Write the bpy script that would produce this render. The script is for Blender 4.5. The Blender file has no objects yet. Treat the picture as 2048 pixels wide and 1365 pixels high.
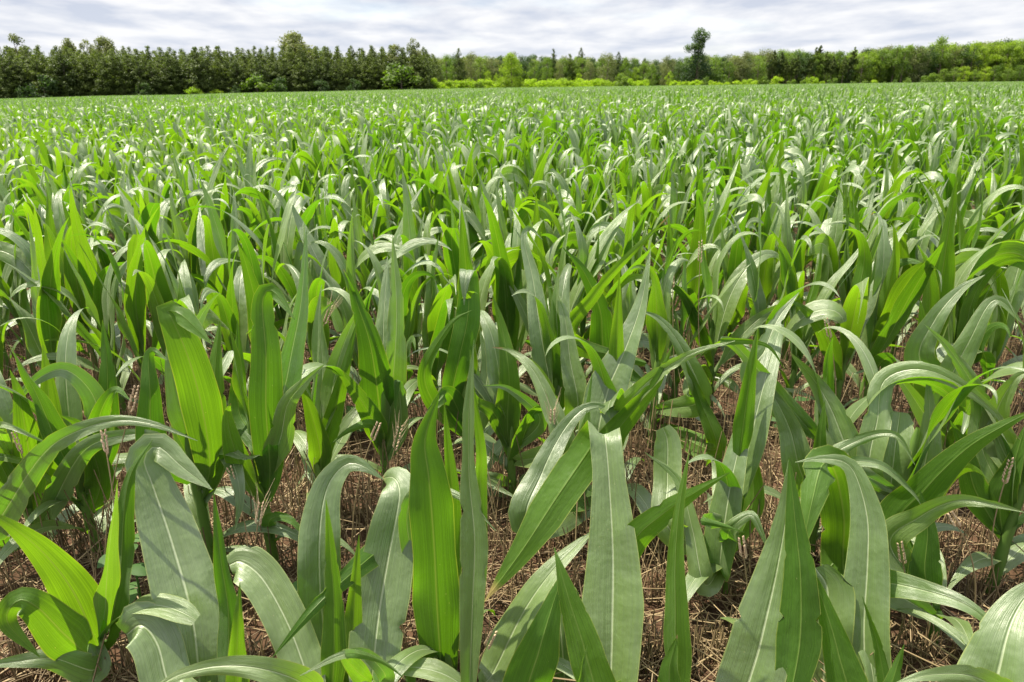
import bpy, math, random
import numpy as np
from mathutils import Vector, Matrix

R = math.radians
random.seed(7)
rng = np.random.default_rng(11)
sc = bpy.context.scene
C = sc.collection

# ------------------------------------------------------------------ camera
F_PX = 1365.3                       # focal length in pixels of the 2048 wide frame (24 mm)
CAM_H = 1.2
PITCH = R(20.83)
ROLL = R(-0.72)
cam_d = bpy.data.cameras.new("camera")
cam_d.lens = 24.0
cam_d.sensor_width = 36.0
cam_d.clip_start = 0.05
cam_d.clip_end = 6000
cam_d.dof.use_dof = True
cam_d.dof.focus_distance = 1.7
cam_d.dof.aperture_fstop = 8.0
cam = bpy.data.objects.new("camera", cam_d)
CAM_M = Matrix.Translation((0, 0, CAM_H)) @ Matrix.Rotation(math.pi / 2 - PITCH, 4, 'X') @ Matrix.Rotation(ROLL, 4, 'Z')
cam.matrix_world = CAM_M
C.objects.link(cam)
sc.camera = cam

# ------------------------------------------------------------------ light
SUN_EL, SUN_AZ = R(67), R(-66)      # azimuth measured from +Y (view direction), negative = left
SUN_STR = 5.0
SKY_STR = 0.10
EXPO = 1.2
sun_dir = Vector((math.sin(SUN_AZ) * math.cos(SUN_EL), math.cos(SUN_AZ) * math.cos(SUN_EL), math.sin(SUN_EL)))
sl = bpy.data.lights.new("sun", 'SUN')
sl.energy = SUN_STR
sl.angle = R(0.6)
sl.color = (1.0, 0.93, 0.76)
so = bpy.data.objects.new("sun", sl)
so.rotation_euler = sun_dir.to_track_quat('Z', 'Y').to_euler()
so.location = (0, 0, 30)
C.objects.link(so)

world = bpy.data.worlds.new("World")
sc.world = world
world.use_nodes = True


def build_world():
    nt = world.node_tree
    nt.nodes.clear()
    N, L = nt.nodes.new, nt.links.new
    out = N('ShaderNodeOutputWorld')
    bg = N('ShaderNodeBackground')
    bg.inputs['Strength'].default_value = SKY_STR
    sky = N('ShaderNodeTexSky')
    sky.sky_type = 'NISHITA'
    sky.sun_disc = False
    sky.sun_elevation = SUN_EL
    sky.sun_rotation = SUN_AZ
    tc = N('ShaderNodeTexCoord')
    sep = N('ShaderNodeSeparateXYZ')
    L(tc.outputs['Generated'], sep.inputs[0])
    zc = N('ShaderNodeMath'); zc.operation = 'MAXIMUM'; zc.inputs[1].default_value = 0.0
    L(sep.outputs['Z'], zc.inputs[0])
    za = N('ShaderNodeMath'); za.operation = 'ADD'; za.inputs[1].default_value = 0.11
    L(zc.outputs[0], za.inputs[0])
    dx = N('ShaderNodeMath'); dx.operation = 'DIVIDE'
    dy = N('ShaderNodeMath'); dy.operation = 'DIVIDE'
    L(sep.outputs['X'], dx.inputs[0]); L(za.outputs[0], dx.inputs[1])
    L(sep.outputs['Y'], dy.inputs[0]); L(za.outputs[0], dy.inputs[1])
    cb = N('ShaderNodeCombineXYZ')
    L(dx.outputs[0], cb.inputs[0]); L(dy.outputs[0], cb.inputs[1])
    mp = N('ShaderNodeMapping')
    mp.inputs['Location'].default_value = (3.1, 1.7, 0)
    mp.inputs['Scale'].default_value = (1.3, 0.9, 1.0)
    L(cb.outputs[0], mp.inputs[0])
    n1 = N('ShaderNodeTexNoise')
    n1.inputs['Scale'].default_value = 1.45
    n1.inputs['Detail'].default_value = 7
    n1.inputs['Roughness'].default_value = 0.52
    n1.inputs['Distortion'].default_value = 0.15
    L(mp.outputs[0], n1.inputs['Vector'])
    r1 = N('ShaderNodeValToRGB')
    e = r1.color_ramp.elements
    e[0].position = 0.36; e[0].color = (2.75, 3.00, 3.55, 1)
    e[1].position = 0.60; e[1].color = (4.34, 4.37, 4.46, 1)
    m = r1.color_ramp.elements.new(0.48); m.color = (3.55, 3.68, 4.00, 1)
    L(n1.outputs['Fac'], r1.inputs['Fac'])
    # thin breaks where the blue sky shows between the clouds
    n2 = N('ShaderNodeTexNoise')
    n2.inputs['Scale'].default_value = 0.45
    n2.inputs['Detail'].default_value = 4
    L(cb.outputs[0], n2.inputs['Vector'])
    r2 = N('ShaderNodeValToRGB')
    r2.color_ramp.elements[0].position = 0.30; r2.color_ramp.elements[0].color = (0.55,) * 3 + (1,)
    r2.color_ramp.elements[1].position = 0.46; r2.color_ramp.elements[1].color = (1, 1, 1, 1)
    L(n2.outputs['Fac'], r2.inputs['Fac'])
    # clouds merge into a bright veil at the horizon
    hz = N('ShaderNodeMapRange')
    hz.inputs['From Min'].default_value = 0.0; hz.inputs['From Max'].default_value = 0.10
    hz.inputs['To Min'].default_value = 0.35; hz.inputs['To Max'].default_value = 0.0
    L(zc.outputs[0], hz.inputs['Value'])
    mv = N('ShaderNodeMix'); mv.data_type = 'RGBA'
    L(hz.outputs[0], mv.inputs['Factor'])
    L(r1.outputs[0], mv.inputs['A'])
    mv.inputs['B'].default_value = (4.22, 4.29, 4.43, 1)
    mx = N('ShaderNodeMix'); mx.data_type = 'RGBA'
    L(r2.outputs[0], mx.inputs['Factor'])
    L(sky.outputs[0], mx.inputs['A'])
    L(mv.outputs['Result'], mx.inputs['B'])
    zb = N('ShaderNodeMapRange')  # sky overhead, out of view, brightened to add fill and gloss on leaves
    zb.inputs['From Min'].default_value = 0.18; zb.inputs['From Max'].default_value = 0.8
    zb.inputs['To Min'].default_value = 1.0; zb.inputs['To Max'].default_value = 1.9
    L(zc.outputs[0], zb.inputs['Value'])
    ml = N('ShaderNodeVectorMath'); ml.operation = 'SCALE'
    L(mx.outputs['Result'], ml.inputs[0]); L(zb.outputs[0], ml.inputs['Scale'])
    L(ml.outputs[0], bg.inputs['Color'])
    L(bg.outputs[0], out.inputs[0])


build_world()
sc.view_settings.view_transform = 'Standard'
sc.view_settings.look = 'None'
sc.view_settings.gamma = 1.0
sc.view_settings.exposure = EXPO
sc.cycles.max_bounces = 7
sc.cycles.diffuse_bounces = 3
sc.cycles.transmission_bounces = 4
sc.cycles.glossy_bounces = 2


# ------------------------------------------------------------------ helpers
def tag(o, label=None, cat=None, group=None, kind=None):
    if label: o['label'] = label
    if cat: o['category'] = cat
    if group: o['group'] = group
    if kind: o['kind'] = kind
    return o


def empty(name, loc=(0, 0, 0), rz=0.0):
    o = bpy.data.objects.new(name, None)
    o.empty_display_size = 0.05
    o.location = loc
    o.rotation_euler = (0, 0, rz)
    C.objects.link(o)
    return o


def make_mesh(name, v, f, mat=None, uv=None, tint=None, smooth=True):
    """v (n,3), f (m,4) or (m,3) arrays -> mesh data"""
    v = np.asarray(v, dtype=np.float32); f = np.asarray(f, dtype=np.int32)
    me = bpy.data.meshes.new(name)
    k = f.shape[1]
    me.vertices.add(len(v)); me.vertices.foreach_set('co', v.ravel())
    me.loops.add(f.size); me.loops.foreach_set('vertex_index', f.ravel())
    me.polygons.add(len(f))
    me.polygons.foreach_set('loop_start', np.arange(len(f), dtype=np.int32) * k)
    if smooth:
        me.polygons.foreach_set('use_smooth', np.ones(len(f), dtype=bool))
    if uv is not None:
        l = me.uv_layers.new(name='UVMap')
        l.data.foreach_set('uv', np.asarray(uv, dtype=np.float32)[f.ravel()].ravel())
    if tint is not None:
        a = me.attributes.new('tint', 'FLOAT', 'POINT')
        a.data.foreach_set('value', np.asarray(tint, dtype=np.float32))
    me.update(calc_edges=True)
    me.validate()
    if mat: me.materials.append(mat)
    return me


def link(name, me, parent=None, loc=None):
    o = bpy.data.objects.new(name, me)
    if parent is not None: o.parent = parent
    if loc is not None: o.location = loc
    C.objects.link(o)
    return o


class Acc:
    """collects several pieces into one mesh"""
    def __init__(s): s.v, s.f, s.u, s.t, s.n = [], [], [], [], 0
    def add(s, v, f, uv=None, tint=0.5):
        v = np.asarray(v, dtype=np.float32)
        s.v.append(v); s.f.append(np.asarray(f) + s.n)
        s.u.append(np.zeros((len(v), 2)) if uv is None else uv)
        s.t.append(np.full(len(v), tint) if np.isscalar(tint) else tint)
        s.n += len(v)
    def mesh(s, name, mat):
        return make_mesh(name, np.concatenate(s.v), np.concatenate(s.f), mat, np.concatenate(s.u), np.concatenate(s.t))


def nrm(a):
    return a / np.maximum(np.linalg.norm(a, axis=-1, keepdims=True), 1e-9)


def terrain(y):
    return -0.0062 * max(0.0, y - 9.0) if y < 4000 else -25


def terr(x, y):
    d = math.hypot(x * 0.6, y)
    t = max(0.0, d - 9.0)
    return -0.0066 * (t * t / (t + 6.0)) - 0.007 * max(0.0, -x - 12)


CAM_NP = np.array(CAM_M)[:3, :]


def P(px, py, d):
    """the point of the pixel's sight line that lies d metres ahead of the camera"""
    r = CAM_NP[:, :3] @ np.array([(px - 1024) / F_PX, -(py - 682.5) / F_PX, -1.0])
    return np.array([0, 0, CAM_H]) + r * (d / r[1])


def ground_at(px, d, z=0.0):
    depth = d * math.cos(PITCH) + (CAM_H - z) * math.sin(PITCH)
    return np.array([(px - 1024) / F_PX * depth, d, z])


# ------------------------------------------------------------------ materials
def new_mat(name):
    m = bpy.data.materials.new(name)
    m.use_nodes = True
    nt = m.node_tree
    nt.nodes.clear()
    return m, nt, nt.nodes.new, nt.links.new


def corn_leaf_material(name, detail=True):
    m, nt, N, L = new_mat(name)
    out = N('ShaderNodeOutputMaterial')
    uv = N('ShaderNodeUVMap'); uv.uv_map = 'UVMap'
    sep = N('ShaderNodeSeparateXYZ'); L(uv.outputs[0], sep.inputs[0])
    oi = N('ShaderNodeObjectInfo')
    # distance from the midrib 0..1
    s1 = N('ShaderNodeMath'); s1.operation = 'SUBTRACT'; s1.inputs[1].default_value = 0.5
    L(sep.outputs['X'], s1.inputs[0])
    ab = N('ShaderNodeMath'); ab.operation = 'ABSOLUTE'; L(s1.outputs[0], ab.inputs[0])
    # parallel veins
    cb = N('ShaderNodeCombineXYZ')
    mu = N('ShaderNodeMath'); mu.operation = 'MULTIPLY'; mu.inputs[1].default_value = 72
    L(sep.outputs['X'], mu.inputs[0]); L(mu.outputs[0], cb.inputs[0])
    mw = N('ShaderNodeMath'); mw.operation = 'MULTIPLY'; mw.inputs[1].default_value = 1.6
    L(sep.outputs['Y'], mw.inputs[0]); L(mw.outputs[0], cb.inputs[1])
    mo = N('ShaderNodeMath'); mo.operation = 'MULTIPLY'; mo.inputs[1].default_value = 90
    L(oi.outputs['Random'], mo.inputs[0]); L(mo.outputs[0], cb.inputs[2])
    vein = N('ShaderNodeTexNoise'); vein.inputs['Scale'].default_value = 1.0
    vein.inputs['Detail'].default_value = 3; vein.inputs['Roughness'].default_value = 0.6
    L(cb.outputs[0], vein.inputs['Vector'])
    # broad blotches
    cb2 = N('ShaderNodeCombineXYZ')
    m2 = N('ShaderNodeMath'); m2.operation = 'MULTIPLY'; m2.inputs[1].default_value = 1.6
    L(sep.outputs['X'], m2.inputs[0]); L(m2.outputs[0], cb2.inputs[0])
    m3 = N('ShaderNodeMath'); m3.operation = 'MULTIPLY'; m3.inputs[1].default_value = 13
    L(sep.outputs['Y'], m3.inputs[0]); L(m3.outputs[0], cb2.inputs[1]); L(mo.outputs[0], cb2.inputs[2])
    blot = N('ShaderNodeTexNoise'); blot.inputs['Scale'].default_value = 1.0; blot.inputs['Detail'].default_value = 3
    L(cb2.outputs[0], blot.inputs['Vector'])

    def ramp(src, p0, c0, p1, c1):
        r = N('ShaderNodeValToRGB')
        r.color_ramp.elements[0].position = p0; r.color_ramp.elements[0].color = (*c0, 1)
        r.color_ramp.elements[1].position = p1; r.color_ramp.elements[1].color = (*c1, 1)
        L(src, r.inputs['Fac']); return r.outputs[0]

    def mix(fac, a, b, t='MIX'):
        x = N('ShaderNodeMix'); x.data_type = 'RGBA'; x.blend_type = t
        for sck, val in (('Factor', fac), ('A', a), ('B', b)):
            if hasattr(val, 'links'): L(val, x.inputs[sck])
            else: x.inputs[sck].default_value = val if sck == 'Factor' else (*val, 1)
        return x.outputs['Result']

    tb = N('ShaderNodeAttribute'); tb.attribute_name = 'tint'
    age = N('ShaderNodeMath'); age.operation = 'MULTIPLY_ADD'
    L(oi.outputs['Random'], age.inputs[0]); age.inputs[1].default_value = 0.5; L(tb.outputs['Fac'], age.inputs[2])
    # waxy upper side painted paler in place of sky and sun sheen, underside plain green
    geo = N('ShaderNodeNewGeometry')
    refl = mix(geo.outputs['Backfacing'], ramp(age.outputs[0], 0.35, TOP_A, 1.0, TOP_B), ramp(age.outputs[0], 0.35, REFL_A, 1.0, REFL_B))
    refl = mix(ramp(vein.outputs['Fac'], 0.35, (0, 0, 0), 0.65, (1, 1, 1)), mix(0.13, refl, (0.02, 0.05, 0.01)), refl)
    refl = mix(ramp(blot.outputs['Fac'], 0.35, (0.82,) * 3, 0.68, (1.12,) * 3), (0, 0, 0), refl)
    trans = ramp(age.outputs[0], 0.35, TRANS_A, 1.0, TRANS_B)
    trans = mix(ramp(vein.outputs['Fac'], 0.38, (0.52,) * 3, 0.62, (1,) * 3), (0.03, 0.08, 0.0), trans)
    dry = N('ShaderNodeMapRange'); dry.inputs['From Min'].default_value = 1.6; dry.inputs['From Max'].default_value = 3.2
    L(tb.outputs['Fac'], dry.inputs['Value'])
    rib = ramp(ab.outputs[0], 0.009, (1, 1, 1), 0.024, (0, 0, 0))
    edge = ramp(ab.outputs[0], 0.478, (0, 0, 0), 0.495, (0.75,) * 3)
    refl = mix(rib, refl, mix(geo.outputs['Backfacing'], (0.44, 0.52, 0.30), (0.15, 0.24, 0.05)))
    refl = mix(edge, refl, (0.30, 0.36, 0.08))
    trans = mix(rib, trans, (0.22, 0.33, 0.02))
    trans = mix(edge, trans, (0.45, 0.5, 0.02))
    refl = mix(dry.outputs[0], refl, (0.36, 0.29, 0.10))
    trans = mix(dry.outputs[0], trans, (0.25, 0.16, 0.05))
    # tiny pale flecks and bites
    if detail:
        gt = N('ShaderNodeTexNoise'); gt.inputs['Scale'].default_value = 1.0; gt.inputs['Detail'].default_value = 1
        cb3 = N('ShaderNodeCombineXYZ')
        q1 = N('ShaderNodeMath'); q1.operation = 'MULTIPLY'; q1.inputs[1].default_value = 22
        q2 = N('ShaderNodeMath'); q2.operation = 'MULTIPLY'; q2.inputs[1].default_value = 120
        L(sep.outputs['X'], q1.inputs[0]); L(sep.outputs['Y'], q2.inputs[0])
        L(q1.outputs[0], cb3.inputs[0]); L(q2.outputs[0], cb3.inputs[1]); L(mo.outputs[0], cb3.inputs[2])
        L(cb3.outputs[0], gt.inputs['Vector'])
        fl = ramp(gt.outputs['Fac'], 0.77, (0, 0, 0), 0.81, (0.6,) * 3)
        refl = mix(fl, refl, (0.36, 0.38, 0.16))
        trans = mix(fl, trans, (0.45, 0.45, 0.05))
    pb = N('ShaderNodeBsdfPrincipled')
    L(refl, pb.inputs['Base Color'])
    pb.inputs['Roughness'].default_value = LEAF_ROUGH if detail else 0.55
    pb.inputs['IOR'].default_value = 1.72
    sp = N('ShaderNodeMapRange'); sp.inputs['To Min'].default_value = LEAF_SPEC; sp.inputs['To Max'].default_value = 0.16
    L(geo.outputs['Backfacing'], sp.inputs['Value']); L(sp.outputs[0], pb.inputs['Specular IOR Level'])
    pb.inputs['Sheen Weight'].default_value = 0.10
    pb.inputs['Sheen Roughness'].default_value = 0.5
    tr = N('ShaderNodeBsdfTranslucent'); L(trans, tr.inputs['Color'])
    if detail:
        bm = N('ShaderNodeBump'); bm.inputs['Strength'].default_value = 0.5; bm.inputs['Distance'].default_value = 0.003
        hs = N('ShaderNodeMath'); hs.operation = 'MULTIPLY_ADD'; hs.inputs[1].default_value = 1.0
        hb = N('ShaderNodeMath'); hb.operation = 'MULTIPLY'; hb.inputs[1].default_value = 6.0
        L(blot.outputs['Fac'], hb.inputs[0])
        L(vein.outputs['Fac'], hs.inputs[0]); L(hb.outputs[0], hs.inputs[2])
        keel = N('ShaderNodeMath'); keel.operation = 'SUBTRACT'       # the midrib is a groove in the blade
        kr = N('ShaderNodeMapRange'); kr.inputs['From Min'].default_value = 0.0; kr.inputs['From Max'].default_value = 0.045
        kr.inputs['To Min'].default_value = 1.6; kr.inputs['To Max'].default_value = 0.0
        L(ab.outputs[0], kr.inputs['Value']); L(hs.outputs[0], keel.inputs[0]); L(kr.outputs[0], keel.inputs[1])
        L(keel.outputs[0], bm.inputs['Height'])
        L(bm.outputs[0], pb.inputs['Normal'])
    ms = N('ShaderNodeMixShader'); ms.inputs[0].default_value = LEAF_TRANS
    L(pb.outputs[0], ms.inputs[1]); L(tr.outputs[0], ms.inputs[2])
    L(ms.outputs[0], out.inputs[0])
    return m


TOP_A, TOP_B = (0.118, 0.190, 0.048), (0.158, 0.235, 0.056)
REFL_A, REFL_B = (0.055, 0.125, 0.014), (0.080, 0.160, 0.018)
TRANS_A, TRANS_B = (0.135, 0.36, 0.005), (0.28, 0.54, 0.007)
LEAF_ROUGH, LEAF_SPEC, LEAF_TRANS = 0.42, 1.0, 0.42
M_LEAF = corn_leaf_material("corn_leaf")
M_LEAF_FAR = corn_leaf_material("corn_leaf_distant", detail=False)


def simple_leafy(name, ca, cb_, trans, fac=0.35, rough=0.6):
    m, nt, N, L = new_mat(name)
    out = N('ShaderNodeOutputMaterial')
    at = N('ShaderNodeAttribute'); at.attribute_name = 'tint'
    oi = N('ShaderNodeObjectInfo')
    ad = N('ShaderNodeMath'); ad.operation = 'MULTIPLY_ADD'; ad.inputs[1].default_value = 0.45
    L(oi.outputs['Random'], ad.inputs[0]); L(at.outputs['Fac'], ad.inputs[2])
    r = N('ShaderNodeValToRGB')
    r.color_ramp.elements[0].position = 0.15; r.color_ramp.elements[0].color = (*ca, 1)
    r.color_ramp.elements[1].position = 1.25 / 1.45; r.color_ramp.elements[1].color = (*cb_, 1)
    L(ad.outputs[0], r.inputs['Fac'])
    d = N('ShaderNodeBsdfPrincipled'); d.inputs['Roughness'].default_value = rough
    d.inputs['Specular IOR Level'].default_value = 0.3
    L(r.outputs[0], d.inputs['Base Color'])
    t = N('ShaderNodeBsdfTranslucent')
    mx = N('ShaderNodeMix'); mx.data_type = 'RGBA'; mx.blend_type = 'MULTIPLY'; mx.inputs['Factor'].default_value = 1
    L(r.outputs[0], mx.inputs['A']); mx.inputs['B'].default_value = (*trans, 1)
    L(mx.outputs['Result'], t.inputs['Color'])
    ms = N('ShaderNodeMixShader'); ms.inputs[0].default_value = fac
    L(d.outputs[0], ms.inputs[1]); L(t.outputs[0], ms.inputs[2]); L(ms.outputs[0], out.inputs[0])
    return m


def tint_mat(name, ca, cb_, rough=0.7, scale=None, spec=0.3):
    m, nt, N, L = new_mat(name)
    out = N('ShaderNodeOutputMaterial')
    at = N('ShaderNodeAttribute'); at.attribute_name = 'tint'
    fac = at.outputs['Fac']
    if scale:
        tc = N('ShaderNodeTexCoord'); n = N('ShaderNodeTexNoise'); n.inputs['Scale'].default_value = scale
        n.inputs['Detail'].default_value = 4
        L(tc.outputs['Object'], n.inputs['Vector'])
        ad = N('ShaderNodeMath'); ad.operation = 'ADD'; L(fac, ad.inputs[0]); L(n.outputs['Fac'], ad.inputs[1])
        sb = N('ShaderNodeMath'); sb.operation = 'SUBTRACT'; sb.inputs[1].default_value = 0.5; L(ad.outputs[0], sb.inputs[0])
        fac = sb.outputs[0]
    r = N('ShaderNodeValToRGB')
    r.color_ramp.elements[0].color = (*ca, 1); r.color_ramp.elements[1].color = (*cb_, 1)
    L(fac, r.inputs['Fac'])
    d = N('ShaderNodeBsdfPrincipled'); d.inputs['Roughness'].default_value = rough
    d.inputs['Specular IOR Level'].default_value = spec
    L(r.outputs[0], d.inputs['Base Color']); L(d.outputs[0], out.inputs[0])
    return m


M_STALK = simple_leafy("corn_stalk", (0.07, 0.14, 0.025), (0.16, 0.26, 0.06), (1.6, 1.9, 0.4), 0.25, 0.45)
M_STRAW = tint_mat("dry_straw", (0.085, 0.056, 0.030), (0.35, 0.262, 0.145), 0.6)
M_EAR = tint_mat("dry_ear", (0.30, 0.20, 0.12), (0.55, 0.42, 0.28), 0.7)
M_PINE = simple_leafy("pine_needles", (0.036, 0.058, 0.015), (0.098, 0.128, 0.030), (1.6, 1.8, 0.5), 0.28)
M_BROAD = simple_leafy("broadleaf_foliage", (0.048, 0.088, 0.016), (0.130, 0.182, 0.028), (1.8, 2.2, 0.4), 0.38)
M_YELLOW = simple_leafy("yellow_green_foliage", (0.095, 0.145, 0.014), (0.22, 0.285, 0.026), (1.8, 2.2, 0.35), 0.40)
M_OLIVE = simple_leafy("olive_foliage", (0.075, 0.095, 0.036), (0.175, 0.190, 0.070), (1.5, 1.7, 0.6), 0.3)
M_DARK = simple_leafy("dark_foliage", (0.022, 0.046, 0.013), (0.064, 0.104, 0.026), (1.6, 2.0, 0.5), 0.3)
M_HEDGE = simple_leafy("hedge_foliage", (0.145, 0.220, 0.012), (0.29, 0.385, 0.020), (1.6, 1.9, 0.35), 0.42)
M_BARK = tint_mat("bark", (0.07, 0.050, 0.038), (0.20, 0.155, 0.125), 0.9, 3.0)
M_WEED = simple_leafy("weed_leaf", (0.03, 0.075, 0.02), (0.07, 0.14, 0.035), (1.8, 2.2, 0.4), 0.35)


def soil_material():
    m, nt, N, L = new_mat("soil")
    out = N('ShaderNodeOutputMaterial')
    tc = N('ShaderNodeTexCoord')
    n = N('ShaderNodeTexNoise'); n.inputs['Scale'].default_value = 9; n.inputs['Detail'].default_value = 9
    n.inputs['Roughness'].default_value = 0.68
    L(tc.outputs['Object'], n.inputs['Vector'])
    r = N('ShaderNodeValToRGB')
    r.color_ramp.elements[0].position = 0.30; r.color_ramp.elements[0].color = (0.035, 0.021, 0.013, 1)
    r.color_ramp.elements[1].position = 0.72; r.color_ramp.elements[1].color = (0.11, 0.064, 0.038, 1)
    L(n.outputs['Fac'], r.inputs['Fac'])
    n2 = N('ShaderNodeTexNoise'); n2.inputs['Scale'].default_value = 60; n2.inputs['Detail'].default_value = 6
    L(tc.outputs['Object'], n2.inputs['Vector'])
    b = N('ShaderNodeBump'); b.inputs['Distance'].default_value = 0.02; b.inputs['Strength'].default_value = 0.8
    L(n2.outputs['Fac'], b.inputs['Height'])
    # far away, beyond the corn, the ground is rough grass
    sp = N('ShaderNodeSeparateXYZ'); L(tc.outputs['Object'], sp.inputs[0])
    mr = N('ShaderNodeMapRange'); mr.inputs['From Min'].default_value = 130; mr.inputs['From Max'].default_value = 150
    L(sp.outputs['Y'], mr.inputs['Value'])
    mx = N('ShaderNodeMix'); mx.data_type = 'RGBA'
    L(mr.outputs[0], mx.inputs['Factor']); L(r.outputs[0], mx.inputs['A']); mx.inputs['B'].default_value = (0.075, 0.105, 0.022, 1)
    d = N('ShaderNodeBsdfPrincipled'); d.inputs['Roughness'].default_value = 0.95
    d.inputs['Specular IOR Level'].default_value = 0.1
    L(mx.outputs['Result'], d.inputs['Base Color']); L(b.outputs[0], d.inputs['Normal']); L(d.outputs[0], out.inputs[0])
    return m


M_SOIL = soil_material()


# ------------------------------------------------------------------ ground
def build_ground():
    ys = np.concatenate([np.linspace(-6, 10, 140), np.linspace(11, 60, 30), np.linspace(70, 400, 24), np.array([600, 1000, 2000, 3500])])
    xs1 = np.concatenate([np.linspace(0, 6, 60), np.linspace(7, 40, 16), np.linspace(50, 400, 18), np.array([700, 1500, 3500])])
    xs = np.concatenate([-xs1[:0:-1], xs1])
    X, Y = np.meshgrid(xs, ys)
    Z = np.zeros_like(X)
    for i in range(X.shape[0]):
        for j in range(X.shape[1]):
            Z[i, j] = terr(X[i, j], max(0, Y[i, j]))
    near = (np.abs(X) < 6) & (Y < 10)
    Z += np.where(near, rng.normal(0, 0.007, X.shape) + 0.012 * np.sin(X * 5.1 + 1) * np.sin(Y * 4.3), 0)
    h, w = X.shape
    idx = np.arange(h * w).reshape(h, w)
    f = np.stack([idx[:-1, :-1], idx[:-1, 1:], idx[1:, 1:], idx[1:, :-1]], -1).reshape(-1, 4)
    o = link("ground", make_mesh("ground", np.stack([X, Y, Z], -1).reshape(-1, 3), f, M_SOIL))
    tag(o, "brown soil of the field under the corn", "ground", kind="structure")


build_ground()


# ------------------------------------------------------------------ corn leaves
def leaf_geo(p, lat, nor, w, across=8, fold=None, ruffle=0.0, ph=(0.0, 1.7), freq=14.0, edge_jag=None):
    n = len(p)
    seg = np.r_[0, np.cumsum(np.linalg.norm(np.diff(p, axis=0), axis=1))]
    u = np.linspace(-1, 1, across + 1)
    if across >= 8:
        u = np.sign(u) * np.abs(u) ** 0.9
    if fold is None: fold = np.full(n, 0.25)
    U = u[None, :]
    half = w[:, None] * 0.5
    if edge_jag is not None:
        half = half * (1 + np.where(np.abs(U) > 0.9, edge_jag[:, None], 0))
    a = fold[:, None]
    # V fold that flattens towards the margins
    du = U * np.cos(a * (1 - 0.3 * np.abs(U)))
    dn = (np.abs(U) ** 0.85) * np.sin(a) - 0.12 * np.abs(U) ** 2.2
    s = seg[:, None]
    env = np.clip(w / max(w.max(), 1e-6), 0, 1)[:, None] * np.clip(seg / max(seg[-1], 1e-6) * 3, 0, 1)[:, None]
    phs = np.where(U > 0, ph[0], ph[1])
    ruf = ruffle * env * np.abs(U) ** 2.2 * (np.sin(s * freq + phs) + 0.45 * np.sin(s * freq * 2.3 + phs * 2.1))
    ruf = ruf + ruffle * .7 * env * (np.sin(s * freq * .62 + ph[0]) + .5 * U * np.sin(s * freq * .45 + ph[1]))
    v = p[:, None, :] + lat[:, None, :] * (du * half)[..., None] + nor[:, None, :] * (dn * half + ruf)[..., None]
    uv = np.stack([np.broadcast_to(U * 0.5 + 0.5, (n, across + 1)), np.broadcast_to(s, (n, across + 1))], -1)
    idx = np.arange(n * (across + 1)).reshape(n, across + 1)
    f = np.stack([idx[:-1, :-1], idx[:-1, 1:], idx[1:, 1:], idx[1:, :-1]], -1).reshape(-1, 4)
    m = n // 2
    if np.dot(np.cross(lat[m], p[min(m + 1, n - 1)] - p[m - 1]), nor[m]) < 0:
        f = f[:, ::-1]                  # the front of every face is the upper side of the leaf
    return v.reshape(-1, 3), f, uv.reshape(-1, 2)


def leaf_tint(v, across, base, rnd):
    # some leaves have a withered tip
    n = len(v) // (across + 1)
    t = np.full((n, across + 1), base)
    if rnd.random() < .14:
        k = np.linspace(0, 1, n)[:, None]
        t = t + np.clip((k - rnd.uniform(.93, .98)) / .05, 0, 1) * 4
    return t.ravel()


def leaf_width(t, w, blunt=False):
    base = 0.42 + 0.58 * np.clip(t / 0.30, 0, 1) ** 0.8
    tip = np.clip((1 - t) / 0.66, 0, 1) ** 0.86
    prof = base * np.where(t > 0.34, np.minimum(1, tip), 1.0)
    if blunt: prof = base * np.clip((1.02 - t) / 0.14, 0.05, 1) ** 0.35
    return np.maximum(prof * w, 0.0012)


def grown_leaf(L, W, az, z0, th0, droop, pw, twist=0.0, drift=0.0, n=22, across=6, r0=0.012, ruffle=0.006, rnd=random, blunt=False, rolled=0.0):
    """leaf that leaves the stalk at height z0 and bends over along its length"""
    s = np.linspace(0, 1, n)
    th = th0 - droop * s ** pw
    azs = az + drift * s ** 1.5
    ds = L / (n - 1)
    t = np.stack([np.cos(th) * np.cos(azs), np.cos(th) * np.sin(azs), np.sin(th)], -1)
    p = np.zeros((n, 3)); p[0] = (r0 * math.cos(az), r0 * math.sin(az), z0)
    p[1:] = p[0] + np.cumsum((t[:-1] + t[1:]) * 0.5 * ds, axis=0)
    lat = np.stack([-np.sin(azs), np.cos(azs), np.zeros(n)], -1)
    nor = nrm(np.cross(t, lat))
    nor = np.where((nor @ np.array([0, 0, 1.0]))[:, None] * np.cos(th)[:, None] < 0, -nor, nor)
    nor = np.stack([-np.sin(th) * np.cos(azs), -np.sin(th) * np.sin(azs), np.cos(th)], -1)
    tw = twist * np.clip(s - 0.15, 0, 1)
    l2 = lat * np.cos(tw)[:, None] + nor * np.sin(tw)[:, None]
    n2 = nor * np.cos(tw)[:, None] - lat * np.sin(tw)[:, None]
    fold = (1.15 - rolled) * np.exp(-s * 9) + 0.16 + rolled * (1 - 0.5 * s)
    w = leaf_width(s, W, blunt)
    return leaf_geo(p, l2, n2, w, across, fold, ruffle, (rnd.uniform(0, 6), rnd.uniform(0, 6)), rnd.uniform(11, 20))


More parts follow.
